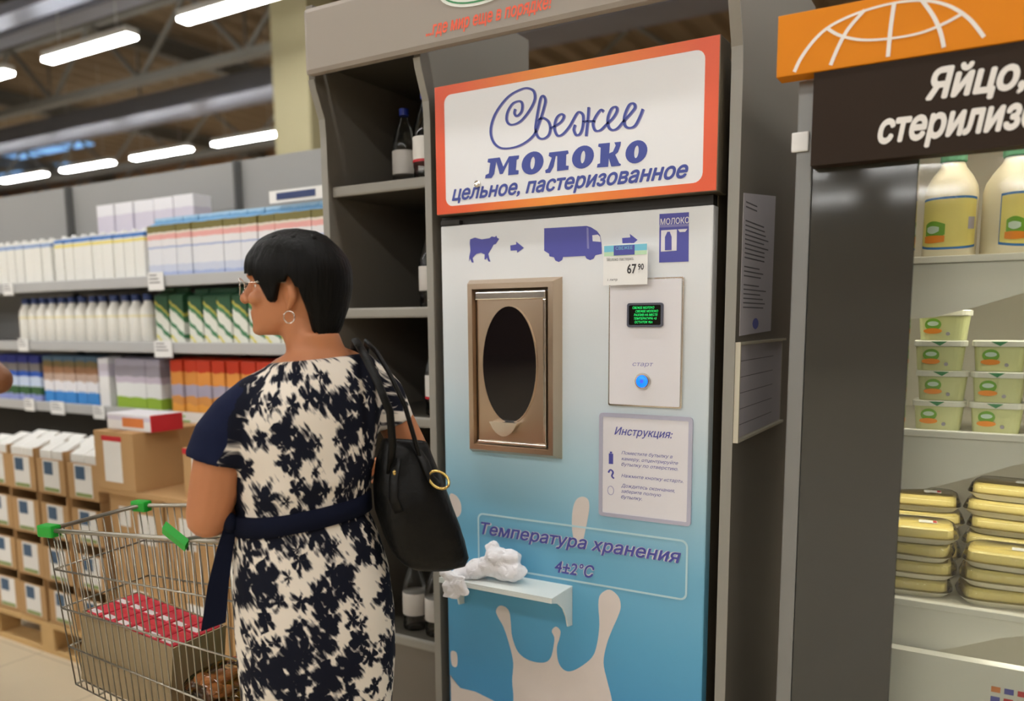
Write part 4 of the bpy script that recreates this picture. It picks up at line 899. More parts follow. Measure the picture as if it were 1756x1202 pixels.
for z, zl, zr in ((1.576, 1.446, 1.52), (1.205, 1.07, 1.17), (0.82, 0.69, 0.795)):
    s = obj('shelf', box(-0.344, FX1 - 0.001, 0.09, 0.655, z - 0.03, z), 'fridge_inner', **R_)
    low = [(-0.34, zl - 0.012)]
    for k in range(13):
        x = -0.2 + 0.95 * k / 12; q = max(0, min(1, (x + 0.18) / 0.33)); low.append((x, zl + (zr - zl) * (q * q * (3 - 2 * q))))
    obj('shelf_fascia', prism_xz(bm_new(), [(0.748, z - 0.012), (-0.34, z - 0.012)] + low, 0.076, 0.0895), 'fridge_white', s, world=True)
    obj('led_strip', box(-0.3, 0.7, 0.1, 0.125, z - 0.04, z - 0.031), 'led_small', s, world=True)
    obj('price_rail', box(-0.34, 0.748, 0.07, 0.0895, z - 0.011, z + 0.004, 0.002), 'fridge_white', s, world=True)
fp = obj('front_apron', box(-0.344, 0.748, 0.03, 0.06, 0.3, 0.72), 'fridge_white', **R_)
random.seed(5)
for k in range(9):
    x = 0.03 + 0.024 * (k % 3); z = 0.62 + 0.022 * (k // 3)
    obj('sticker', box(x, x + 0.017, 0.0288, 0.0299, z, z + 0.012), ('label_red', 'ink_violet', 'label_orange')[(k * 2 + k // 3) % 3], fp, world=True)
# --- contents: large yoghurt bottles
mat('bottle_cream', srgb(236, 226, 200), 0.35, vary=0.03); mat('lab_yellow', srgb(226, 212, 122), 0.4, vary=0.08, scale=30); mat('lab_blue', srgb(50, 115, 180), 0.4)
mat('em_green', srgb(110, 165, 50), 0.4); mat('em_orange', srgb(235, 140, 40), 0.4); mat('em_dkgreen', srgb(45, 130, 80), 0.4); mat('cap_mint', srgb(110, 170, 140), 0.35)
mat('em_pale', srgb(200, 220, 205), 0.4); mat('em_grey', srgb(160, 155, 165), 0.4)
def wrap(z0, z1, a, b_, off, t0, t1, curve=0.0, n=14, pw=3.2):
    """patch of label wrapped on the front of a rounded-square bottle"""
    bm = bm_new(); A = []
    for k in range(n + 1):
        t = math.radians(t0 + (t1 - t0) * k / n); c, s = math.cos(t), math.sin(t)
        x = (a + off) * math.copysign(abs(c) ** (2 / pw), c); y = (b_ + off) * math.copysign(abs(s) ** (2 / pw), s)
        q = 1 - (2 * k / n - 1) ** 2
        A.append([bm.verts.new((x, y, z0 - curve * q)), bm.verts.new((x, y, z1 + curve * q * 0.6))])
    for k in range(n): bm.faces.new((A[k][0], A[k + 1][0], A[k + 1][1], A[k][1]))
    return bm
yb = thing('yoghurt_bottle', 'large cream dairy bottle with yellow label beside the dark door, top fridge shelf', 'bottle', (-0.108, 0.15, 1.5761), group='large dairy bottles')
ra, rb = 0.052, 0.05
obj('body', loft(bm_new(), [ell_ring(0, 0, z, a, b_, 0, 32, p) for z, a, b_, p in ((0, ra * 0.94, rb * 0.94, 3.2), (0.004, ra, rb, 3.2), (0.135, ra, rb, 3.2), (0.155, ra * 0.94, rb * 0.94, 2.8), (0.175, ra * 0.75, rb * 0.75, 2.4), (0.193, 0.026, 0.026, 2), (0.205, 0.021, 0.021, 2))]), 'bottle_cream', yb, smooth=True)
obj('cap', lathe(bm_new(), [(0.025, 0.205), (0.026, 0.207), (0.026, 0.232), (0.022, 0.236)], 20), 'cap_mint', yb)
lbp = obj('label', wrap(0.024, 0.126, ra, rb, 0.0006, 205, 335, 0.005), 'lab_blue', yb, smooth=True)
obj('label_field', wrap(0.029, 0.121, ra, rb, 0.0011, 208, 332, 0.005), 'lab_yellow', lbp, smooth=True)
obj('emblem', wrap(0.05, 0.072, ra, rb, 0.0015, 225, 268, 0.012), 'em_green', lbp, smooth=True)
obj('emblem', wrap(0.058, 0.066, ra, rb, 0.0019, 231, 260, 0.005), 'em_pale', lbp, smooth=True)
obj('emblem', wrap(0.035, 0.048, ra, rb, 0.0016, 222, 268, 0.002), 'em_orange', lbp, smooth=True)
obj('print', wrap(0.06, 0.085, ra, rb, 0.0016, 302, 325, 0.0), 'em_grey', lbp, smooth=True)
dup(yb, (0.008, 0.15, 1.5761), 0.62, 'large cream dairy bottle turned aside at the right picture edge, top fridge shelf')
dup(yb, (0.124, 0.15, 1.5761), -0.2, 'large cream dairy bottle beyond the right picture edge, top fridge shelf')
# --- contents: butter tubs with lids
mat('tub_green', srgb(214, 216, 160), 0.4, vary=0.08, scale=25); mat('tub_lid', srgb(226, 224, 212), 0.4, vary=0.03)
def rr_ring(a, b_, z, p=5.0, n=28): return ell_ring(0, 0, z, a, b_, 0, n, p)
tb = thing('spread_tub', 'x', 'tub', (-0.108, 0.15, 1.2051))
obj('body', loft(bm_new(), [rr_ring(0.044, 0.034, 0), rr_ring(0.049, 0.038, 0.052)]), 'tub_green', tb)
obj('lid', loft(bm_new(), [rr_ring(0.0525, 0.0415, 0.0525), rr_ring(0.053, 0.042, 0.054), rr_ring(0.053, 0.042, 0.0635), rr_ring(0.05, 0.039, 0.065)]), 'tub_lid', tb)
def emb(pts, m, off):
    b = bm_new()
    for (cx, cz, a, b_) in pts: prism_xz(b, ellp(cx, cz, a, b_, 20), -0.0375 - off, -0.034)
    obj('emblem', b, m, tb)
emb([(-0.018, 0.034, 0.016, 0.013)], 'em_green', 0.0025); emb([(-0.018, 0.036, 0.011, 0.005)], 'em_pale', 0.0029)
emb([(-0.018, 0.020, 0.018, 0.006)], 'em_orange', 0.0027); emb([(0.012, 0.014, 0.004, 0.004)], 'em_grey', 0.002)
b = prism_xz(bm_new(), [(-0.02, 0.0635), (0.012, 0.0635), (-0.002, 0.054)], -0.0432, -0.0425); obj('seal', b, 'em_dkgreen', tb)
k = 0
cols = ['beside the dark door', 'second column from the dark door', 'column at the right picture edge']
for ci, (x, n_) in enumerate(((-0.108, 4), (0.004, 3), (0.116, 3))):
    for i in range(n_):
        lab = 'pale green spread tub, %s, %s from the shelf up' % (cols[ci], ORD[i])
        loc = (x + random.uniform(-0.004, 0.004), 0.15 + random.uniform(-0.004, 0.004), 1.2051 + 0.0657 * i); rz = random.uniform(-0.08, 0.08)
        if ci == 0 and i == 0: tb.location = loc; tb['label'] = lab; tb['group'] = 'spread tubs'
        else: dup(tb, loc, rz, lab, 'spread tubs')
# --- contents: wrapped cheese trays
mat('cheese', srgb(244, 226, 150), 0.45, vary=0.08, scale=20); mat('foam_tray', srgb(232, 226, 206), 0.5, vary=0.03)
glassy('cling_film', (0.97, 0.96, 0.92), 0.12)
ct = thing('cheese_tray', 'x', 'cheese pack')
def rr2(a, b_, z, p=4.0): return ell_ring(0, 0, z, a, b_, 0, 28, p)
obj('foam_tray', loft(bm_new(), [rr2(0.058, 0.044, 0), rr2(0.07, 0.055, 0.011), rr2(0.068, 0.053, 0.0112), rr2(0.058, 0.044, 0.004)]), 'foam_tray', ct)
obj('cheese_slab', loft(bm_new(), [rr2(0.058, 0.043, 0.0045, 5), rr2(0.062, 0.046, 0.008, 5), rr2(0.061, 0.045, 0.026, 5), rr2(0.056, 0.041, 0.03, 5)]), 'cheese', ct, smooth=False)
obj('film', loft(bm_new(), [rr2(0.0705, 0.0555, 0.0118), rr2(0.064, 0.048, 0.0275, 4.5), rr2(0.057, 0.042, 0.0312, 4.5)]), 'cling_film', ct, smooth=True)
sk = obj('sticker', box(0.005, 0.035, -0.012, 0.008, 0.0314, 0.0319), 'label_white', ct); obj('sticker_print', box(0.028, 0.034, -0.01, 0.006, 0.032, 0.0323), 'label_red', sk)
first_c = True
def cheese(x, y, z, rz, lab, tilt=(0, 0)):
    global first_c
    if first_c: o = ct; first_c = False
    else: o = dup(ct, (0, 0, 0))
    o.location = (x, y, z); o.scale = (1.27, 1.27, 1.27); o.rotation_euler = (tilt[0], tilt[1], rz); o['label'] = lab; o['group'] = 'wrapped cheese trays'
for i in range(4): cheese(-0.148 + 0.006 * (i % 2), 0.175, 0.8202 + 0.0412 * i, random.uniform(-0.1, 0.1), 'wrapped yellow cheese tray beside the dark door, %s from the shelf up' % ORD[i])
for i in range(3): cheese(0.038 + 0.004 * i, 0.178, 0.8202 + 0.0412 * i, 0.15 - 0.1 * i, 'wrapped yellow cheese tray in the pile by the right edge, %s from the shelf up' % ORD[i])
for i in range(5): cheese(-0.145 + 0.008 * (i % 2), 0.335, 0.8202 + 0.0412 * i, random.uniform(-0.2, 0.2), 'wrapped cheese tray in the rear left pile, %s from the shelf up' % ORD[i])
for i in range(6): cheese(0.04 + 0.008 * (i % 2), 0.335, 0.8202 + 0.0412 * i, random.uniform(-0.2, 0.2), 'wrapped cheese tray in the rear right pile, %s from the shelf up' % ORD[i])

# ================================================================ SHOPPING CART
mat('cart_wire', srgb(165, 160, 148), 0.3, 0.85, vary=0.05); mat('cart_green', srgb(25, 160, 45), 0.35, vary=0.04); mat('rubber', srgb(40, 40, 42), 0.7)
ca = thing('shopping_cart', 'wire shopping cart with green corner bumpers, pushed by the woman', 'shopping cart', (-1.47, -0.51, 0), math.atan2(-0.16, -0.987))
# local frame: +x to the nose, +y to the cart's left (the near side)
LN, HR, HN = 0.63, 0.20, 0.15             # length, half width rear, half width nose
ZB = 0.40
def ztop(f): return 0.97 - 0.04 * f
def side_pt(s, f, h):                      # f 0 rear..1 nose, h 0 bottom..1 rim
    x0, x1 = 0.0, LN - 0.05 * (1 - h)
    hw = (HR + (HN - HR) * f) * (0.95 + 0.05 * h)
    zb = 0.42 + 0.1 * f
    return (x0 + (x1 - x0) * f, s * hw, zb + (ztop(f) - zb) * h)
for s in (1, -1):
    b = bm_new()
    for k in range(27): tube(b, [side_pt(s, k / 26, 0), side_pt(s, k / 26, 1)], 0.0019, 5)
    for h in (0.25, 0.5, 0.75): tube(b, [side_pt(s, 0, h), side_pt(s, 1, h)], 0.0026, 6)
    obj('basket_side', b, 'cart_wire', ca, smooth=True)
for f, nm in ((1, 'basket_nose'), (0, 'basket_gate')):
    b = bm_new()
    for k in range(13):
        q = -1 + 2 * k / 12; A = side_pt(1, f, 0); B = side_pt(1, f, 1)
        tube(b, [(A[0], A[1] * q, A[2]), (B[0], B[1] * q, B[2])], 0.0019, 5)
    for h in (0.25, 0.5, 0.75): tube(b, [side_pt(1, f, h), side_pt(-1, f, h)], 0.0026, 6)
    obj(nm, b, 'cart_wire', ca, smooth=True)
b = bm_new()
for k in range(13):
    q = -1 + 2 * k / 12; A = side_pt(1, 0, 0); B = side_pt(1, 1, 0); tube(b, [(A[0], A[1] * q, A[2]), (B[0], B[1] * q, B[2])], 0.0022, 5)
for k in range(8): tube(b, [side_pt(1, k / 7, 0), side_pt(-1, k / 7, 0)], 0.0028, 6)
obj('basket_floor', b, 'cart_wire', ca, smooth=True)
rim = [side_pt(1, 0, 1), side_pt(1, 0.5, 1), side_pt(1, 0.95, 1), (LN, HN * 0.85, ztop(1)), (LN, -HN * 0.85, ztop(1)), side_pt(-1, 0.95, 1), side_pt(-1, 0.5, 1), side_pt(-1, 0, 1)]
obj('rim', tube(bm_new(), rim, 0.006, 8, closed=True), 'cart_wire', ca, smooth=True)
for s in (1, -1):
    p = side_pt(s, 1, 1)
    obj('corner_bumper', box(p[0] - 0.036, p[0] + 0.016, p[1] - 0.016, p[1] + 0.016, p[2] - 0.016, p[2] + 0.016, 0.006), 'cart_green', ca)
    q = side_pt(s, 0.0, 1)
    obj('handle_arm', tube(bm_new(), [side_pt(s, 0.2, 1), (q[0] - 0.01, q[1] * 0.95, 0.99), (-0.05, s * 0.165, 1.015)], 0.007, 8), 'cart_wire', ca, smooth=True)
    obj('frame_leg', tube(bm_new(), [(q[0], q[1] * 0.97, 0.95), (0.0, s * 0.175, 0.45), (0.0, s * 0.185, 0.18), (0.3, s * 0.16, 0.12), (0.55, s * 0.125, 0.12)], 0.010, 8), 'cart_wire', ca, smooth=True)
    for x, y in ((0.02, 0.185), (0.53, 0.127)):
        cs = obj('castor_fork', box(x - 0.012, x + 0.012, s * y - 0.02, s * y + 0.02, 0.06, 0.135, 0.003), 'cart_wire', ca)
        obj('wheel', tube(bm_new(), [(x, s * y - 0.0135, 0.05), (x, s * y + 0.0135, 0.05)], 0.05, 20), 'rubber', ca)
obj('handle', tube(bm_new(), [(-0.05, 0.18, 1.015), (-0.05, 0, 1.016), (-0.05, -0.18, 1.015)], 0.012, 12), 'cart_green', ca, smooth=True)
q0, q1 = Vector(side_pt(1, 0.31, 1)), Vector(side_pt(1, 0.2, 1))
d_ = (q1 - q0).normalized()
b = bm_new()
for v0, v1 in ((q0 + Vector((0, 0.008, 0.028)), q1 + Vector((0, 0.008, -0.012))),):
    tube(b, [v0, v1], [(0.005, 0.017), (0.005, 0.017)], 4)
obj('rim_clip', b, 'cart_green', ca)
obj('seat_flap', box(0.004, 0.014, -0.12, 0.12, 0.62, 0.74, 0.004), 'cart_green', ca)
obj('rear_axle_bar', tube(bm_new(), [(0.0, 0.185, 0.18), (0.0, -0.185, 0.18)], 0.008, 8), 'cart_wire', ca, smooth=True)
obj('front_axle_bar', tube(bm_new(), [(0.55, 0.125, 0.12), (0.55, -0.125, 0.12)], 0.008, 8), 'cart_wire', ca, smooth=True)
# goods in the cart
CM = basis(ca)
def incart(x, y, z): return CM @ Vector((x, y, z))
mat('case_kraft', srgb(150, 132, 100), 0.7, vary=0.05); mat('case_red', srgb(200, 45, 62), 0.4, vary=0.05); mat('case_white', srgb(226, 215, 215), 0.5)
SLOPE = math.atan2(0.1, 0.6)
CASE = Matrix.Translation((-1.862, -0.632, 0.508)) @ Matrix.Rotation(PI + 0.07, 4, 'Z') @ Matrix.Rotation(-SLOPE * 0.8, 4, 'Y')
t = thing('goods_case', 'cardboard case of red and white packets standing in the cart', 'box', CASE.translation)
t.rotation_euler = CASE.to_euler()
b = bm_new(); W1, W2, HH, e = 0.165, 0.085, 0.19, 0.004
bx(b, -W1, W1, -W2, W2, 0, e); bx(b, -W1, W1, -W2, -W2 + e, e, HH); bx(b, -W1, W1, W2 - e, W2, e, HH); bx(b, -W1, -W1 + e, -W2 + e, W2 - e, e, HH); bx(b, W1 - e, W1, -W2 + e, W2 - e, e, HH)
obj('case_wall', b, 'case_kraft', t)
pk = tag(obj('red_packet', box(-0.0255, 0.0255, -0.0385, 0.0385, 0, 0.187, 0.005), 'case_red'), 'x', 'packet', 'red packets in the cart case')
wl = obj('white_print', box(-0.012, 0.02, 0.016, 0.034, 0.1871, 0.1876), 'case_white', pk)
obj('print', box(-0.018, 0.018, -0.022, -0.008, 0.1871, 0.1875), 'label_red', pk)
for i in range(6):
    for j in range(2):
        loc = CASE @ Vector((-0.1325 + 0.053 * i, -0.04 + 0.08 * j, 0.0045))
        lab = 'red packet with white print in the cart case, %s from the handle, %s row' % (ORD[i], ('far', 'near')[j])
        if i == j == 0: o = pk; o.location = loc; o['label'] = lab
        else: o = dup(pk, loc, 0, lab)
        o.rotation_euler = CASE.to_euler()
mat('biscuit', srgb(176, 116, 62), 0.6, vary=0.25, scale=45); mat('bag_yellow', srgb(225, 180, 40), 0.35); glassy('bag_film', (0.93, 0.88, 0.8), 0.1); mat('bag_red', srgb(165, 60, 35), 0.4)
def snack_bag(x, y, z, rz, lab, L_=0.13, wd=0.07, hh=0.04):
    t = thing('biscuit_bag', lab, 'biscuit bag', incart(x, y, z), ca.rotation_euler.z + rz, group='biscuit bags in the cart')
    b = bm_new(); random.seed(int(x * 1000))
    for k in range(16): ellipsoid(b, (random.uniform(-L_ * 0.36, L_ * 0.36), random.uniform(-wd * 0.28, wd * 0.28), hh * 0.5 + random.uniform(-hh * 0.18, hh * 0.2)), (0.022, 0.018, 0.012), Matrix.Rotation(random.uniform(-0.6, 0.6), 4, 'X'), 2)
    obj('biscuits', b, 'biscuit', t, kind='stuff')
    rg = [ell_ring(0, 0, 0, 1, 1)] and []
    for k in range(9):
        q = -1 + k / 4; s_ = math.sqrt(max(0.02, 1 - abs(q) ** 4))
        rg.append([(q * L_ / 2, wd / 2 * (0.65 + 0.35 * s_) * math.cos(2 * PI * j / 20), hh / 2 + hh / 2 * s_ * math.sin(2 * PI * j / 20)) for j in range(20)])
    obj('film', loft(bm_new(), rg), 'bag_film', t, smooth=True)
    obj('band_print', loft(bm_new(), [[(xx, v[1] * 1.02, hh / 2 + (v[2] - hh / 2) * 1.03) for v in rg[1]] for xx in (-L_ * 0.38, -L_ * 0.28)], cap=False), 'bag_yellow', t)
    obj('band_print', loft(bm_new(), [[(xx, v[1] * 1.02, hh / 2 + (v[2] - hh / 2) * 1.03) for v in rg[1]] for xx in (-L_ * 0.44, -L_ * 0.39)], cap=False), 'bag_red', t)
    return t
snack_bag(0.155, 0.095, 0.452, 1.5, 'clear bag of brown biscuits at the cart bottom, near side', 0.15, 0.12, 0.08)
snack_bag(0.16, -0.085, 0.452, 1.6, 'clear bag of brown biscuits at the cart bottom, far side', 0.15, 0.12, 0.08)
snack_bag(0.15, 0.088, 0.536, 1.5, 'clear biscuit bag with yellow band lying on the near lower bag', 0.16, 0.13, 0.08)
snack_bag(0.045, 0.0, 0.432, 1.571, 'clear bag of brown biscuits at the cart bottom, against the rear gate', 0.27, 0.07, 0.1)
snack_bag(0.145, -0.095, 0.536, 1.62, 'clear biscuit bag with yellow band lying on the far lower bag', 0.15, 0.13, 0.08)

# ================================================================ PEOPLE
def skin_mat(name, col):
    m = mat(name, col, 0.5, vary=0.06, scale=14)
    p = m.node_tree.nodes['Principled BSDF']; p.inputs['Subsurface Weight'].default_value = 0.06; p.inputs['Subsurface Radius'].default_value = (0.012, 0.005, 0.003)
    return m
skin_mat('skin_tan', srgb(186, 122, 82)); skin_mat('skin_brown', srgb(128, 82, 50))
mat('hair_black', srgb(9, 8, 7), 0.5, vary=0.3, scale=30)
def strands(name):
    m = MATS[name]; t = m.node_tree; N = t.nodes.new; L = t.links.new; p = t.nodes['Principled BSDF']
    tc = N('ShaderNodeTexCoord'); mp = N('ShaderNodeMapping'); mp.inputs['Scale'].default_value = (170, 170, 14); L(tc.outputs['Object'], mp.inputs[0])
    nz = N('ShaderNodeTexNoise'); nz.inputs['Scale'].default_value = 1; nz.inputs['Detail'].default_value = 3; L(mp.outputs[0], nz.inputs['Vector'])
    b = N('ShaderNodeBump'); b.inputs['Strength'].default_value = 0.6; b.inputs['Distance'].default_value = 0.004; L(nz.outputs['Fac'], b.inputs['Height']); L(b.outputs[0], p.inputs['Normal'])
    p.inputs['Specular IOR Level'].default_value = 0.14
strands('hair_black')
mat('navy_cloth', srgb(15, 19, 36), 0.85, vary=0.1, scale=20, spec=0.12)
mat('black_leather', srgb(9, 9, 8), 0.45, vary=0.2, scale=20, bump=0.3, bscale=50, spec=0.25)
mat('gold', srgb(225, 195, 120), 0.2, 1.0); mat('silver', srgb(225, 222, 215), 0.2, 1.0); mat('shoe_black', srgb(25, 22, 22), 0.4)
mat('lip', srgb(150, 80, 66), 0.5); mat('eye_white', srgb(225, 220, 210), 0.3); mat('eye_dark', srgb(30, 20, 15), 0.2)
# dress print: ragged navy blossoms and brush strokes on ivory, laid out around the body
def dress_mat():
    m, t, p = nt('dress_print'); N = t.nodes.new; L = t.links.new
    def math_(op, a, b=None, c=None):
        n = N('ShaderNodeMath'); n.operation = op
        for i, v in enumerate((a, b, c)):
            if v is None: continue
            if isinstance(v, (int, float)): n.inputs[i].default_value = v
            else: L(v, n.inputs[i])
        return n.outputs[0]
    tc = N('ShaderNodeTexCoord'); sp = N('ShaderNodeSeparateXYZ'); L(tc.outputs['Object'], sp.inputs[0])
    ang = math_('MULTIPLY', math_('ARCTAN2', sp.outputs['X'], math_('MULTIPLY', sp.outputs['Y'], -1.0)), 0.17)
    cb = N('ShaderNodeCombineXYZ'); L(ang, cb.inputs[0]); L(sp.outputs['Z'], cb.inputs[1])
    wz = N('ShaderNodeTexNoise'); wz.inputs['Scale'].default_value = 22; wz.inputs['Detail'].default_value = 3; L(cb.outputs[0], wz.inputs['Vector'])
    dsp = N('ShaderNodeVectorMath'); dsp.operation = 'MULTIPLY_ADD'; L(wz.outputs['Color'], dsp.inputs[0]); dsp.inputs[1].default_value = (0.03, 0.03, 0); L(cb.outputs[0], dsp.inputs[2])
    def flowers(scale, size, petals, seedoff, hollow):
        ad = N('ShaderNodeVectorMath'); ad.operation = 'ADD'; L(dsp.outputs[0], ad.inputs[0]); ad.inputs[1].default_value = (seedoff, seedoff * 1.7, 0)
        v = N('ShaderNodeTexVoronoi'); v.voronoi_dimensions = '2D'; v.inputs['Scale'].default_value = scale; v.inputs['Randomness'].default_value = 0.85; L(ad.outputs[0], v.inputs['Vector'])
        ss = N('ShaderNodeVectorMath'); ss.operation = 'SUBTRACT'; L(ad.outputs[0], ss.inputs[0]); L(v.outputs['Position'], ss.inputs[1])
        s2 = N('ShaderNodeSeparateXYZ'); L(ss.outputs[0], s2.inputs[0]); cs = N('ShaderNodeSeparateColor'); L(v.outputs['Color'], cs.inputs[0])
        th = math_('ARCTAN2', s2.outputs[1], s2.outputs[0])
        pet = math_('ABSOLUTE', math_('SINE', math_('MULTIPLY_ADD', th, petals / 2, math_('MULTIPLY', cs.outputs[0], 6.0))))
        rad = math_('MULTIPLY', math_('MULTIPLY_ADD', pet, 0.55, 0.5), math_('MULTIPLY_ADD', cs.outputs[1], size * 0.6, size * 0.6))
        return math_('SUBTRACT', rad, v.outputs['Distance'])           # >0 inside a blossom
    f1 = flowers(10.0, 0.52, 5, 0.0, 0); f2 = flowers(18.0, 0.5, 5, 3.3, 0)
    # brush strokes: stretched noise running down to the right
    mr = N('ShaderNodeMapping'); mr.inputs['Rotation'].default_value = (0, 0, math.radians(50)); L(cb.outputs[0], mr.inputs[0])
    mp = N('ShaderNodeMapping'); mp.inputs['Scale'].default_value = (26, 110, 1); L(mr.outputs[0], mp.inputs[0])
    st = N('ShaderNodeTexNoise'); st.inputs['Scale'].default_value = 1.0; st.inputs['Detail'].default_value = 2; L(mp.outputs[0], st.inputs['Vector'])
    big = N('ShaderNodeTexNoise'); big.inputs['Scale'].default_value = 9; big.inputs['Detail'].default_value = 1; L(cb.outputs[0], big.inputs['Vector'])
    # strokes fray the outline of the blossoms; the large noise decides where the ground shows
    shift = math_('ADD', math_('MULTIPLY_ADD', st.outputs['Fac'], 1.5, -0.75), math_('MULTIPLY_ADD', big.outputs['Fac'], 1.5, -0.75))
    v1 = math_('ADD', f1, math_('MULTIPLY', shift, 0.5)); v2 = math_('ADD', f2, math_('MULTIPLY', shift, 0.55))
    val = math_('MAXIMUM', v1, v2)
    cr = N('ShaderNodeValToRGB'); el = cr.color_ramp.elements
    for i, (pos, c_) in enumerate(((0.0, (226, 217, 203)), (0.435, (226, 217, 203)), (0.47, (150, 145, 140)), (0.51, (20, 22, 34)), (1.0, (16, 19, 32)))):
        e = el[i] if i < 2 else el.new(pos)
        e.position = pos; e.color = srgb(*c_) + (1,)
    L(math_('MULTIPLY_ADD', val, 0.5, 0.465), cr.inputs[0])
    # plain navy side panel over her left shoulder
    edge = math_('ADD', math_('ADD', sp.outputs['X'], math_('MULTIPLY', math_('SUBTRACT', sp.outputs['Z'], 1.24), -0.28)), math_('MULTIPLY_ADD', wz.outputs['Fac'], 0.06, -0.03))
    gt = math_('MULTIPLY', math_('LESS_THAN', edge, -0.142), math_('GREATER_THAN', sp.outputs['Z'], 1.16))
    mx = N('ShaderNodeMix'); mx.data_type = 'RGBA'; L(gt, mx.inputs[0]); L(cr.outputs[0], mx.inputs[6]); mx.inputs[7].default_value = srgb(21, 27, 52) + (1,)
    L(mx.outputs[2], p.inputs['Base Color']); p.inputs['Roughness'].default_value = 0.85; p.inputs['Specular IOR Level'].default_value = 0.15
    fold = N('ShaderNodeTexNoise'); fold.inputs['Scale'].default_value = 9; L(tc.outputs['Object'], fold.inputs['Vector'])
    bp = N('ShaderNodeBump'); bp.inputs['Strength'].default_value = 0.35; bp.inputs['Distance'].default_value = 0.03; L(fold.outputs['Fac'], bp.inputs['Height']); L(bp.outputs[0], p.inputs['Normal'])
    MATS['dress_print'] = m
dress_mat()

def hand(b, wrist, dirv, palm_n, L_=0.165, curl=0.7, thumb_side=1):
    """palm plus five separate curled fingers; dirv along the hand, palm_n out of the palm"""
    d = Vector(dirv).normalized(); n = (Vector(palm_n) - d * Vector(palm_n).dot(d)).normalized(); s = d.cross(n) * thumb_side
    wrist = Vector(wrist); pl = L_ * 0.5
    for q in (-0.022, -0.0075, 0.0075, 0.022): limb(b, [wrist + s * q * 0.7, wrist + d * pl + s * q * 1.25], [(0.014, 0.014), (0.0115, 0.0115)], 8)
    for q, ln in ((-0.030, 0.82), (-0.0105, 1.0), (0.0105, 0.96), (0.030, 0.74)):
        p0 = wrist + d * pl + s * -q; seg = L_ * 0.2 * ln; P = [p0]; a = 0.0
        for k in range(3):
            a += curl * (0.7, 1.0, 0.8)[k]
            P.append(P[-1] + (d * math.cos(a) + n * math.sin(a)) * seg * (1.2, 0.85, 0.7)[k])
        limb(b, P, [0.0088, 0.0084, 0.0076, 0.0068], 8)
    t0 = wrist + d * pl * 0.25 + s * 0.026; t1 = t0 + (d * 0.55 + s * 0.75 + n * 0.2).normalized() * 0.038; t2 = t1 + (d * 0.85 + s * 0.2 + n * 0.5).normalized() * 0.028; t3 = t2 + (d * 0.8 + n * 0.65).normalized() * 0.022
    limb(b, [t0, t1, t2, t3], [0.0125, 0.0105, 0.0095, 0.008], 8)

def head_parts(b, c, f, z0):
    """head with face; c = head axis (x, y), f = facing direction (x, y), z0 = chin height"""
    f = Vector((*f, 0)).normalized(); r = Vector((f.y, -f.x, 0)); o = Vector((*c, 0))
    S = [(0.0, 0.028, 0.092, 0.022), (0.008, 0.0, 0.100, 0.036), (0.025, -0.04, 0.103, 0.051), (0.045, -0.062, 0.100, 0.059), (0.06, -0.075, 0.102, 0.064), (0.08, -0.084, 0.098, 0.068), (0.104, -0.089, 0.095, 0.071), (0.118, -0.091, 0.104, 0.072), (0.14, -0.09, 0.103, 0.073), (0.165, -0.083, 0.093, 0.069), (0.183, -0.065, 0.072, 0.056), (0.195, -0.035, 0.042, 0.036), (0.2, -0.01, 0.012, 0.012)]
    rings = []
    for dz, bk, ft, hw in S:
        ring = []
        for k in range(28):
            t = 2 * PI * k / 28; c_, s_ = math.cos(t), math.sin(t)
            cen = (bk + ft) / 2; ra = (ft - bk) / 2
            # face narrower at the front than the back of the skull
            wd = hw * (1.0 - 0.16 * max(0, c_))
            p = o + f * (cen + ra * c_) + r * (wd * math.copysign(abs(s_) ** 0.9, s_)); p.z = z0 + dz
            ring.append(p)
        rings.append(ring)
    loft(b, rings)
    at = lambda s, l, dz: o + f * s + r * l + Vector((0, 0, z0 + dz))
    limb(b, [at(0.098, 0, 0.112), at(0.108, 0, 0.092), at(0.119, 0, 0.076)], [0.008, 0.0095, 0.0125], 10)          # nose
    for q in (-1, 1):
        ellipsoid(b, at(0.107, q * 0.0115, 0.072), (0.009, 0.009, 0.007), sub=2)                                   # nostril wings
        limb(b, [at(0.0, q * 0.068, 0.1), at(-0.012, q * 0.078, 0.095), at(-0.014, q * 0.079, 0.075), at(-0.002, q * 0.071, 0.055)], [(0.01, 0.006), (0.011, 0.006), (0.01, 0.006), (0.007, 0.006)], 8)   # ear rim
        ellipsoid(b, at(-0.004, q * 0.069, 0.078), (0.012, 0.006, 0.02), sub=2)
        limb(b, [at(0.098, q * 0.012, 0.119), at(0.09, q * 0.045, 0.121)], [0.0075, 0.006], 8)                      # brow
        ellipsoid(b, at(0.075, q * 0.04, 0.075), (0.02, 0.02, 0.017), sub=2)                                       # cheek
    limb(b, [at(0.096, -0.018, 0.046), at(0.103, 0, 0.047), at(0.096, 0.018, 0.046)], [0.005, 0.007, 0.005], 8)      # upper lip
    limb(b, [at(0.096, -0.015, 0.037), at(0.102, 0, 0.036), at(0.096, 0.015, 0.037)], [0.005, 0.007, 0.005], 8)      # lower lip
    ellipsoid(b, at(0.09, 0, 0.012), (0.016, 0.02, 0.014), sub=2)
    return at

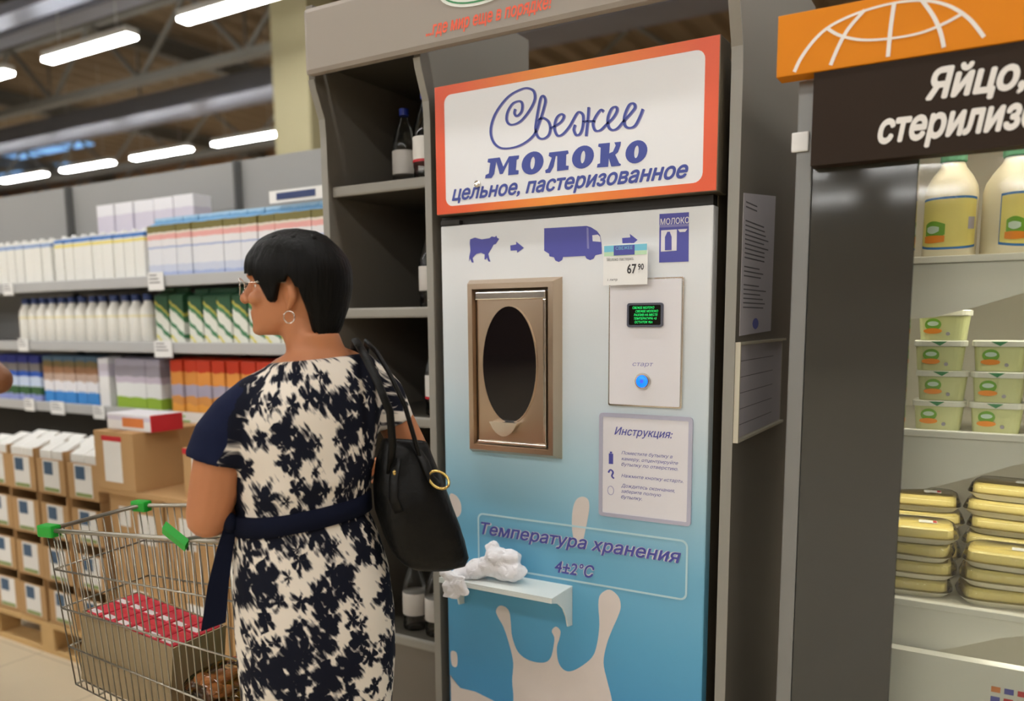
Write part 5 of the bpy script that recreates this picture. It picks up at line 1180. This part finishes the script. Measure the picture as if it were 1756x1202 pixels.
def hair_cap(at, limits, rad, n=48, rows=14, z_top=0.217):
    """shell of hair: outer surface from the crown down to limits(angle); angle 0 = front"""
    b = bm_new(); O = []; I = []
    for k in range(n):
        a = 360 * k / n; a = a if a <= 180 else a - 360
        zl = limits(abs(a)); co, ci = [], []
        for i in range(rows + 1):
            q = i / rows; dz = z_top - (z_top - zl) * (q ** 1.25 if q < 1 else 1)
            R = rad(abs(a), dz, z_top); t = math.radians(a)
            for lst, s_ in ((co, 1.0), (ci, 0.86)):
                lst.append(b.verts.new(at(0.002 + R[0] * s_ * math.cos(t), -R[1] * s_ * math.sin(t), dz if s_ == 1 else dz - 0.006 * (1 - q))))
        O.append(co); I.append(ci)
    for k in range(n):
        j = (k + 1) % n
        for i in range(rows):
            b.faces.new((O[k][i], O[j][i], O[j][i + 1], O[k][i + 1])); b.faces.new((I[j][i], I[k][i], I[k][i + 1], I[j][i + 1]))
        b.faces.new((O[k][rows], O[j][rows], I[j][rows], I[k][rows]))
    bmesh.ops.recalc_face_normals(b, faces=b.faces)
    return b
def interp(tab, x):
    for (a, va), (b_, vb) in zip(tab[:-1], tab[1:]):
        if x <= b_: return va + (vb - va) * max(0, (x - a) / (b_ - a))
    return tab[-1][1]

# ---------------------------------------------------------------- woman (local frame: +y away from the aisle, she faces slightly to its left)
wo = thing('person', 'woman seen from behind in a navy and ivory floral dress, looking left, pushing a cart', 'person', (-1.25, -0.66, 0), math.radians(45.2))
PH = math.radians(20); BF = Vector((-math.sin(PH), math.cos(PH))); BR = Vector((math.cos(PH), math.sin(PH)))
def bp_(rx, fy, z, c=(0, 0)): return (c[0] + BR.x * rx + BF.x * fy, c[1] + BR.y * rx + BF.y * fy, z)
b = bm_new()
def tor(z, cx, cy, a, d, p=2.2): return ell_ring(cx, cy, z, a, d, PH, 32, p)
loft(b, [tor(0.74, 0.01, 0, 0.13, 0.10), tor(0.82, 0.012, 0, 0.16, 0.115), tor(0.92, 0.008, 0, 0.158, 0.112), tor(1.06, -0.008, 0.005, 0.125, 0.095), tor(1.18, 0.0, 0.0, 0.135, 0.10), tor(1.27, 0.012, 0.0, 0.135, 0.095), tor(1.33, 0.028, 0.0, 0.105, 0.075), tor(1.37, 0.036, 0.0, 0.08, 0.056), tor(1.40, 0.036, 0.0, 0.056, 0.048), tor(1.43, 0.03, 0.0, 0.05, 0.05)])
limb(b, [(0.03, 0.0, 1.36), (0.02, 0.005, 1.42), (0.0, 0.012, 1.48)], [(0.058, 0.054), (0.05, 0.05), (0.052, 0.052)], 16)        # neck
limb(b, [(0.035, 0, 1.385), (0.10, 0.022, 1.36), (0.165, 0.052, 1.315)], [0.034, 0.034, 0.034])
limb(b, [(0.035, 0, 1.385), (-0.03, -0.012, 1.345), (-0.125, -0.05, 1.285)], [0.034, 0.037, 0.035])
# left arm: elbow out to the picture's left, forearm forward to the cart handle
SL = Vector((-0.135, -0.052, 1.268)); EL = Vector((-0.194, -0.045, 1.062)); WL = Vector((-0.115, 0.11, 1.052))
limb(b, [SL, SL.lerp(EL, 0.35) + Vector((-0.008, -0.01, 0)), SL.lerp(EL, 0.7), EL], [0.04, 0.047, 0.05, 0.043], 16)
limb(b, [EL, EL.lerp(WL, 0.3), EL.lerp(WL, 0.7), WL], [0.042, 0.042, 0.034, 0.026], 14)
hand(b, WL, (0.25, 0.6, 0.0), (0.0, 0.1, -1), L_=0.15, curl=1.3, thumb_side=-1)
# right arm: behind the bag, forearm forward
SR = Vector((0.172, 0.06, 1.295)); ER = Vector((0.268, 0.075, 1.09)); WR = Vector((0.235, 0.29, 1.06))
limb(b, [SR, SR.lerp(ER, 0.35), SR.lerp(ER, 0.7), ER], [0.04, 0.042, 0.041, 0.037], 16)
limb(b, [ER, ER.lerp(WR, 0.3), ER.lerp(WR, 0.7), WR], [0.037, 0.038, 0.032, 0.025], 14)
hand(b, WR, (-0.1, 0.6, 0.05), (-0.6, 0.1, -0.5), curl=0.55, thumb_side=1)
for s in (-1, 1):      # legs
    hx = bp_(s * 0.08, 0, 0.84, (0.01, 0)); kx = bp_(s * 0.075, 0.02, 0.46, (0.005, 0)); ax = bp_(s * 0.075, -0.02, 0.085, (0.0, 0))
    limb(b, [hx, Vector(hx).lerp(Vector(kx), 0.5), kx, Vector(kx).lerp(Vector(ax), 0.3), Vector(kx).lerp(Vector(ax), 0.75), ax], [0.085, 0.07, 0.053, 0.055, 0.038, 0.034], 16)
    ff = Vector(ax) + Vector((BF.x * 0.12, BF.y * 0.12, -0.045)); limb(b, [Vector(ax) + Vector((BF.x * -0.03, BF.y * -0.03, -0.045)), ff], [(0.034, 0.034), (0.036, 0.024)], 12)
at = head_parts(b, (0.006, 0.012), (-0.94, 0.34), 1.426)
body = obj('body', remeshed(b, 0.0042, 5), 'skin_tan', wo, smooth=True)
# eyes, lips, glasses, earrings
for q in (-1, 1):
    e = obj('eye', ellipsoid(bm_new(), at(0.073, q * 0.027, 0.1), (0.0125, 0.0125, 0.0105), sub=2), 'eye_white', wo, smooth=True)
    obj('iris', ellipsoid(bm_new(), at(0.0835, q * 0.027, 0.1), (0.0035, 0.0035, 0.005), sub=2), 'eye_dark', e, smooth=True)
    hp = [at(-0.004 + 0.004 * math.cos(t), q * 0.0745, 0.042 + 0.011 * math.sin(t)) for t in [2 * PI * k / 16 for k in range(16)]]
    hp = [at(-0.003 + 0.011 * math.cos(t), q * 0.0765, 0.036 + 0.012 * math.sin(t)) for t in [2 * PI * k / 16 for k in range(16)]]
    obj('earring', tube(bm_new(), hp, 0.0013, 6, closed=True), 'silver', wo, smooth=True)
glassy('lens', (0.96, 0.96, 0.96), 0.02)
gb = bm_new()
for q in (-1, 1):
    ln = [at(0.116 - 0.012 * abs(math.cos(t)) * (1 if math.cos(t) * q > 0 else 0.2), q * 0.034 + 0.023 * math.cos(t), 0.099 + 0.017 * math.sin(t)) for t in [2 * PI * k / 20 for k in range(20)]]
    tube(gb, ln, 0.001, 6, closed=True)
    tube(gb, [at(0.105, q * 0.058, 0.104), at(0.06, q * 0.077, 0.106), at(0.0, q * 0.078, 0.104)], 0.0009, 6)
tube(gb, [at(0.114, -0.011, 0.102), at(0.119, 0, 0.105), at(0.114, 0.011, 0.102)], 0.0013, 6)
gl = obj('glasses', gb, 'silver', wo, smooth=True)
HL = [(0, 0.132), (22, 0.13), (42, 0.122), (56, 0.108), (64, 0.082), (72, 0.062), (79, 0.086), (87, 0.11), (96, 0.113), (106, 0.09), (114, 0.05), (122, 0.012), (145, -0.022), (180, -0.036)]
def hrad(a, dz, zt):
    q = max(0.0, min(1.0, (zt - dz) / 0.105)); s = math.sqrt(max(0.0, 1 - (1 - q) ** 2.1))
    # outline per height: front reach, back reach, half width
    F_ = interp([(0.07, 0.098), (0.12, 0.108), (0.16, 0.114), (0.226, 0.118)], dz)
    B_ = interp([(-0.036, 0.05), (-0.02, 0.060), (0.005, 0.080), (0.05, 0.099), (0.09, 0.107), (0.13, 0.109), (0.226, 0.108)], dz)
    W_h = interp([(-0.02, 0.052), (0.02, 0.06), (0.06, 0.076), (0.10, 0.086), (0.15, 0.09), (0.226, 0.09)], dz)
    k = (1 + math.cos(math.radians(a))) / 2
    return ((F_ * k + B_ * (1 - k)) * s + 0.002, W_h * s + 0.002)
hr = hair_cap(at, lambda a: interp(HL, a) + 0.0045 * math.sin(a * 0.55) + 0.003 * math.sin(a * 1.3), hrad, 96, 18)
for v in hr.verts:      # tousled locks
    n_ = noise.noise(Vector((v.co.x * 60, v.co.y * 60, v.co.z * 14))) * 0.0035
    v.co += Vector((n_, n_, n_ * 0.4))
obj('hair', hr, 'hair_black', wo, smooth=True)
b = bm_new()
for k in range(7):
    a0 = math.radians(-150 + 34 * k); p0 = at(0.03 * math.cos(a0), 0.03 * math.sin(a0), 0.2)
    limb(b, [p0, at(0.07 * math.cos(a0 + 0.3), 0.055 * math.sin(a0 + 0.3), 0.192)], [0.012, 0.007], 8)
obj('hair_lock', b, 'hair_black', wo, smooth=True)
# dress
b = bm_new()
def dr(z, cx, cy, a, d, p=2.2, tz=0): return ell_ring(cx, cy, z, a, d, PH, 40, p, (tz, 0))
loft(b, [dr(0.50, 0.012, 0, 0.150, 0.13), dr(0.62, 0.012, 0, 0.160, 0.135), dr(0.72, 0.013, 0, 0.170, 0.138), dr(0.82, 0.012, 0, 0.172, 0.135), dr(0.92, 0.008, 0, 0.166, 0.127), dr(1.0, 0.0, 0.002, 0.152, 0.118), dr(1.05, -0.008, 0.004, 0.140, 0.11), dr(1.075, -0.008, 0.004, 0.139, 0.11), dr(1.12, -0.004, 0.0, 0.147, 0.118), dr(1.2, 0.0, 0.0, 0.156, 0.12), dr(1.26, 0.01, 0.0, 0.158, 0.118), dr(1.31, 0.022, 0.0, 0.15, 0.106, tz=0.06), dr(1.345, 0.034, 0.0, 0.132, 0.09, tz=0.08), dr(1.368, 0.04, 0.0, 0.116, 0.076, tz=0.08), dr(1.378, 0.041, 0.0, 0.104, 0.066, tz=0.08)])
tube(b, [(-0.03, -0.018, 1.33), (-0.09, -0.038, 1.302), (-0.13, -0.05, 1.266), (-0.155, -0.055, 1.23), (-0.17, -0.055, 1.178)], [0.045, 0.046, 0.05, 0.055, 0.061], 24)
tube(b, [(0.10, 0.02, 1.342), (0.142, 0.045, 1.328), (0.17, 0.06, 1.29), (0.193, 0.063, 1.225)], [0.042, 0.049, 0.053, 0.052], 24)
db = remeshed(b, 0.006, 5)
for v in db.verts:     # blouse folds above the belt
    z = v.co.z
    if 1.06 < z < 1.25: 
        n_ = noise.noise(Vector((v.co.x * 12, v.co.y * 12, z * 25))) * 0.006 * (1 - abs(z - 1.13) / 0.13)
        v.co += Vector((v.co.x, v.co.y, 0)).normalized() * n_
obj('dress', db, 'dress_print', wo, smooth=True)
b = bm_new()
def br(z, k, tz=0.1): return ell_ring(-0.008, 0.004, z, 0.146 + k, 0.116 + k, PH, 40, 2.2, (tz, 0))
loft(b, [br(1.035, 0.0), br(1.036, 0.004), br(1.075, 0.003), br(1.076, -0.001)])
bl = obj('belt', b, 'navy_cloth', wo, smooth=True)
b = bm_new(); sc = [(-0.148, -0.06, 1.05), (-0.162, -0.065, 1.0), (-0.178, -0.07, 0.93), (-0.192, -0.072, 0.835)]
rgs = []
for i, p in enumerate(sc):
    w0 = 0.012 + 0.004 * i; dz = 0.012 if i == 3 else 0
    rgs.append([(p[0] - w0, p[1], p[2]), (p[0] + w0, p[1] + 0.006, p[2] + dz), (p[0] + w0, p[1] + 0.003, p[2] + dz), (p[0] - w0, p[1] - 0.003, p[2])])
loft(b, rgs); bmesh.ops.recalc_face_normals(b, faces=b.faces)
obj('sash_tail', b, 'navy_cloth', wo)
obj('sash_knot', ellipsoid(bm_new(), (-0.150, -0.06, 1.052), (0.016, 0.014, 0.022), sub=2), 'navy_cloth', wo, smooth=True)
for s in (-1, 1):
    ax = Vector(bp_(s * 0.075, -0.02, 0.0))
    sb_ = loft(bm_new(), [ell_ring(ax.x + BF.x * 0.04, ax.y + BF.y * 0.04, z, 0.043 * k, 0.115 * k, PH, 24, 2.4) for z, k in ((0.0, 0.97), (0.015, 1.0), (0.05, 0.93), (0.068, 0.75))])
    obj('shoe', sb_, 'shoe_black', wo, smooth=True)

# ---------------------------------------------------------------- shoulder bag
bg = thing('shoulder_bag', 'black leather shoulder bag with gold ring hanging from the woman\'s shoulder', 'bag', (-1.25, -0.66, 0.9), math.radians(45.2))
def bgr(z, u0, u1, d, p=3.0): return ell_ring((u0 + u1) / 2, -0.03, z - 0.9, (u1 - u0) / 2, d, 0.12, 32, p, (-0.12, 0))
bb = loft(bm_new(), [bgr(0.915, 0.215, 0.31, 0.03), bgr(0.925, 0.195, 0.336, 0.048), bgr(0.945, 0.176, 0.343, 0.056), bgr(0.985, 0.160, 0.333, 0.062), bgr(1.04, 0.146, 0.315, 0.064), bgr(1.10, 0.143, 0.297, 0.058), bgr(1.15, 0.148, 0.278, 0.045), bgr(1.19, 0.158, 0.262, 0.03), bgr(1.2, 0.163, 0.257, 0.022), bgr(1.193, 0.168, 0.25, 0.016), bgr(1.14, 0.17, 0.25, 0.02)])
bmesh.ops.subdivide_edges(bb, edges=bb.edges[:], cuts=2, use_grid_fill=True, smooth=0.6)
for v in bb.verts:
    n_ = noise.noise(Vector((v.co.x * 14, v.co.y * 14, v.co.z * 9))) * 0.007 + noise.noise(v.co * 40) * 0.002
    v.co += Vector((n_ * 0.4, n_ * -1.0, 0))
obj('body', bb, 'black_leather', bg, smooth=True)
def bgs(pts): return [(u, w_, z - 0.9) for u, w_, z in pts]
def strap(pts, nm='strap', wd=(0.009, 0.005)):
    obj(nm, tube(bm_new(), bgs(pts), [wd] * len(pts), 10), 'black_leather', bg, smooth=True)
strap([(0.172, -0.07, 1.13), (0.178, -0.085, 1.2), (0.172, -0.108, 1.27), (0.15, -0.1, 1.33), (0.128, -0.068, 1.385), (0.115, 0.0, 1.414), (0.115, 0.075, 1.392), (0.135, 0.125, 1.32), (0.155, 0.1, 1.24)])
strap([(0.245, -0.07, 1.13), (0.225, -0.07, 1.21), (0.206, -0.08, 1.28), (0.178, -0.066, 1.345), (0.156, -0.034, 1.388), (0.14, 0.012, 1.408), (0.142, 0.08, 1.388), (0.155, 0.13, 1.32), (0.17, 0.115, 1.24)])
strap([(0.186, -0.078, 1.17), (0.178, -0.092, 1.13), (0.175, -0.1, 1.09), (0.186, -0.1, 1.06)], 'strap_tab', (0.011, 0.004))
strap([(0.225, -0.05, 1.195), (0.245, -0.082, 1.16), (0.256, -0.09, 1.125), (0.27, -0.088, 1.11)], 'strap_tab', (0.011, 0.004))
rg = [(0.272 + 0.021 * math.cos(t), -0.092 + 0.006 * math.sin(t), 1.122 - 0.9 + 0.017 * math.sin(t) - 0.3 * 0.021 * math.cos(t)) for t in [2 * PI * k / 24 for k in range(24)]]
obj('ring', tube(bm_new(), rg, 0.0032, 8, closed=True), 'gold', bg, smooth=True)
obj('stud', ellipsoid(bm_new(), (0.178, -0.106, 1.145 - 0.9), (0.004, 0.003, 0.006), sub=2), 'gold', bg, smooth=True)

# ---------------------------------------------------------------- second shopper, almost wholly beyond the left picture edge
mat('shirt_grey', srgb(120, 120, 130), 0.8, vary=0.08); mat('trousers', srgb(50, 52, 62), 0.8, vary=0.08)
p2 = thing('person', 'shopper cut off by the left picture edge, only a bare brown elbow showing', 'person', (-3.272, -0.586, 0), math.radians(-10))
b = bm_new()
loft(b, [ell_ring(0, 0, z, a, d, 0, 28, 2.3) for z, a, d in ((0.84, 0.15, 0.10), (0.95, 0.16, 0.11), (1.1, 0.15, 0.10), (1.3, 0.18, 0.11), (1.42, 0.17, 0.09), (1.47, 0.11, 0.06), (1.5, 0.05, 0.05))])
limb(b, [(0, 0, 1.45), (0, 0.015, 1.56)], [0.055, 0.052])
S2 = Vector((0.185, 0, 1.41)); E2 = Vector((0.30, 0.24, 1.265)); W2_ = Vector((0.04, 0.25, 1.36))
limb(b, [S2, S2.lerp(E2, 0.5), E2], [0.058, 0.056, 0.05]); limb(b, [E2, E2.lerp(W2_, 0.4), W2_], [0.05, 0.045, 0.028]); hand(b, W2_, (-0.7, 0.1, 0.3), (0, 0.4, -0.5), curl=0.6)
S3 = Vector((-0.185, 0, 1.41)); E3 = Vector((-0.24, -0.03, 1.12)); W3 = Vector((-0.22, 0.12, 0.9))
limb(b, [S3, S3.lerp(E3, 0.5), E3], [0.055, 0.05, 0.042]); limb(b, [E3, E3.lerp(W3, 0.4), W3], [0.042, 0.04, 0.028]); hand(b, W3, (0, 0.3, -0.7), (0.8, 0, 0), curl=0.4)
for s in (-1, 1):
    limb(b, [(s * 0.085, 0, 0.9), (s * 0.09, 0.0, 0.7), (s * 0.09, 0.01, 0.5), (s * 0.09, -0.01, 0.35), (s * 0.09, -0.02, 0.09)], [0.09, 0.078, 0.058, 0.058, 0.036]); limb(b, [(s * 0.09, -0.04, 0.04), (s * 0.095, 0.13, 0.035)], [0.036, 0.034])
at2 = head_parts(b, (0, 0.03), (0, 1), 1.53)
obj('body', remeshed(b, 0.006, 4), 'skin_brown', p2, smooth=True)
obj('hair', hair_cap(at2, lambda a: interp([(0, 0.15), (50, 0.13), (75, 0.11), (100, 0.1), (130, 0.05), (180, 0.03)], a), hrad, 40, 10), 'hair_black', p2, smooth=True)
for q in (-1, 1):
    e = obj('eye', ellipsoid(bm_new(), at2(0.083, q * 0.032, 0.1), (0.0125, 0.0125, 0.0105), sub=2), 'eye_white', p2, smooth=True)
b = bm_new(); loft(b, [ell_ring(0, 0, z, a, d, 0, 28, 2.3) for z, a, d in ((0.88, 0.178, 0.125), (1.0, 0.175, 0.122), (1.1, 0.168, 0.115), (1.3, 0.195, 0.122), (1.42, 0.185, 0.1), (1.47, 0.12, 0.07))])
limb(b, [S2.lerp(E2, -0.2), S2.lerp(E2, 0.45)], [0.062, 0.064]); limb(b, [S3.lerp(E3, -0.1), S3.lerp(E3, 0.5)], [0.062, 0.064])
obj('shirt', remeshed(b, 0.009, 4), 'shirt_grey', p2, smooth=True)
b = bm_new(); loft(b, [ell_ring(0, 0, z, a, d, 0, 28, 2.3) for z, a, d in ((0.78, 0.172, 0.118), (0.9, 0.168, 0.115), (0.97, 0.165, 0.115))])
for s in (-1, 1): limb(b, [(s * 0.085, 0, 0.84), (s * 0.09, 0, 0.7), (s * 0.09, 0.01, 0.5), (s * 0.09, -0.01, 0.15)], [0.098, 0.09, 0.072, 0.062])
obj('trousers', remeshed(b, 0.009, 4), 'trousers', p2, smooth=True)
for s in (-1, 1): obj('shoe', loft(bm_new(), [ell_ring(s * 0.092, 0.045, z, 0.048 * k, 0.13 * k, 0, 24, 2.4) for z, k in ((0, 0.97), (0.015, 1), (0.06, 0.9), (0.085, 0.7))]), 'shoe_black', p2, smooth=True)
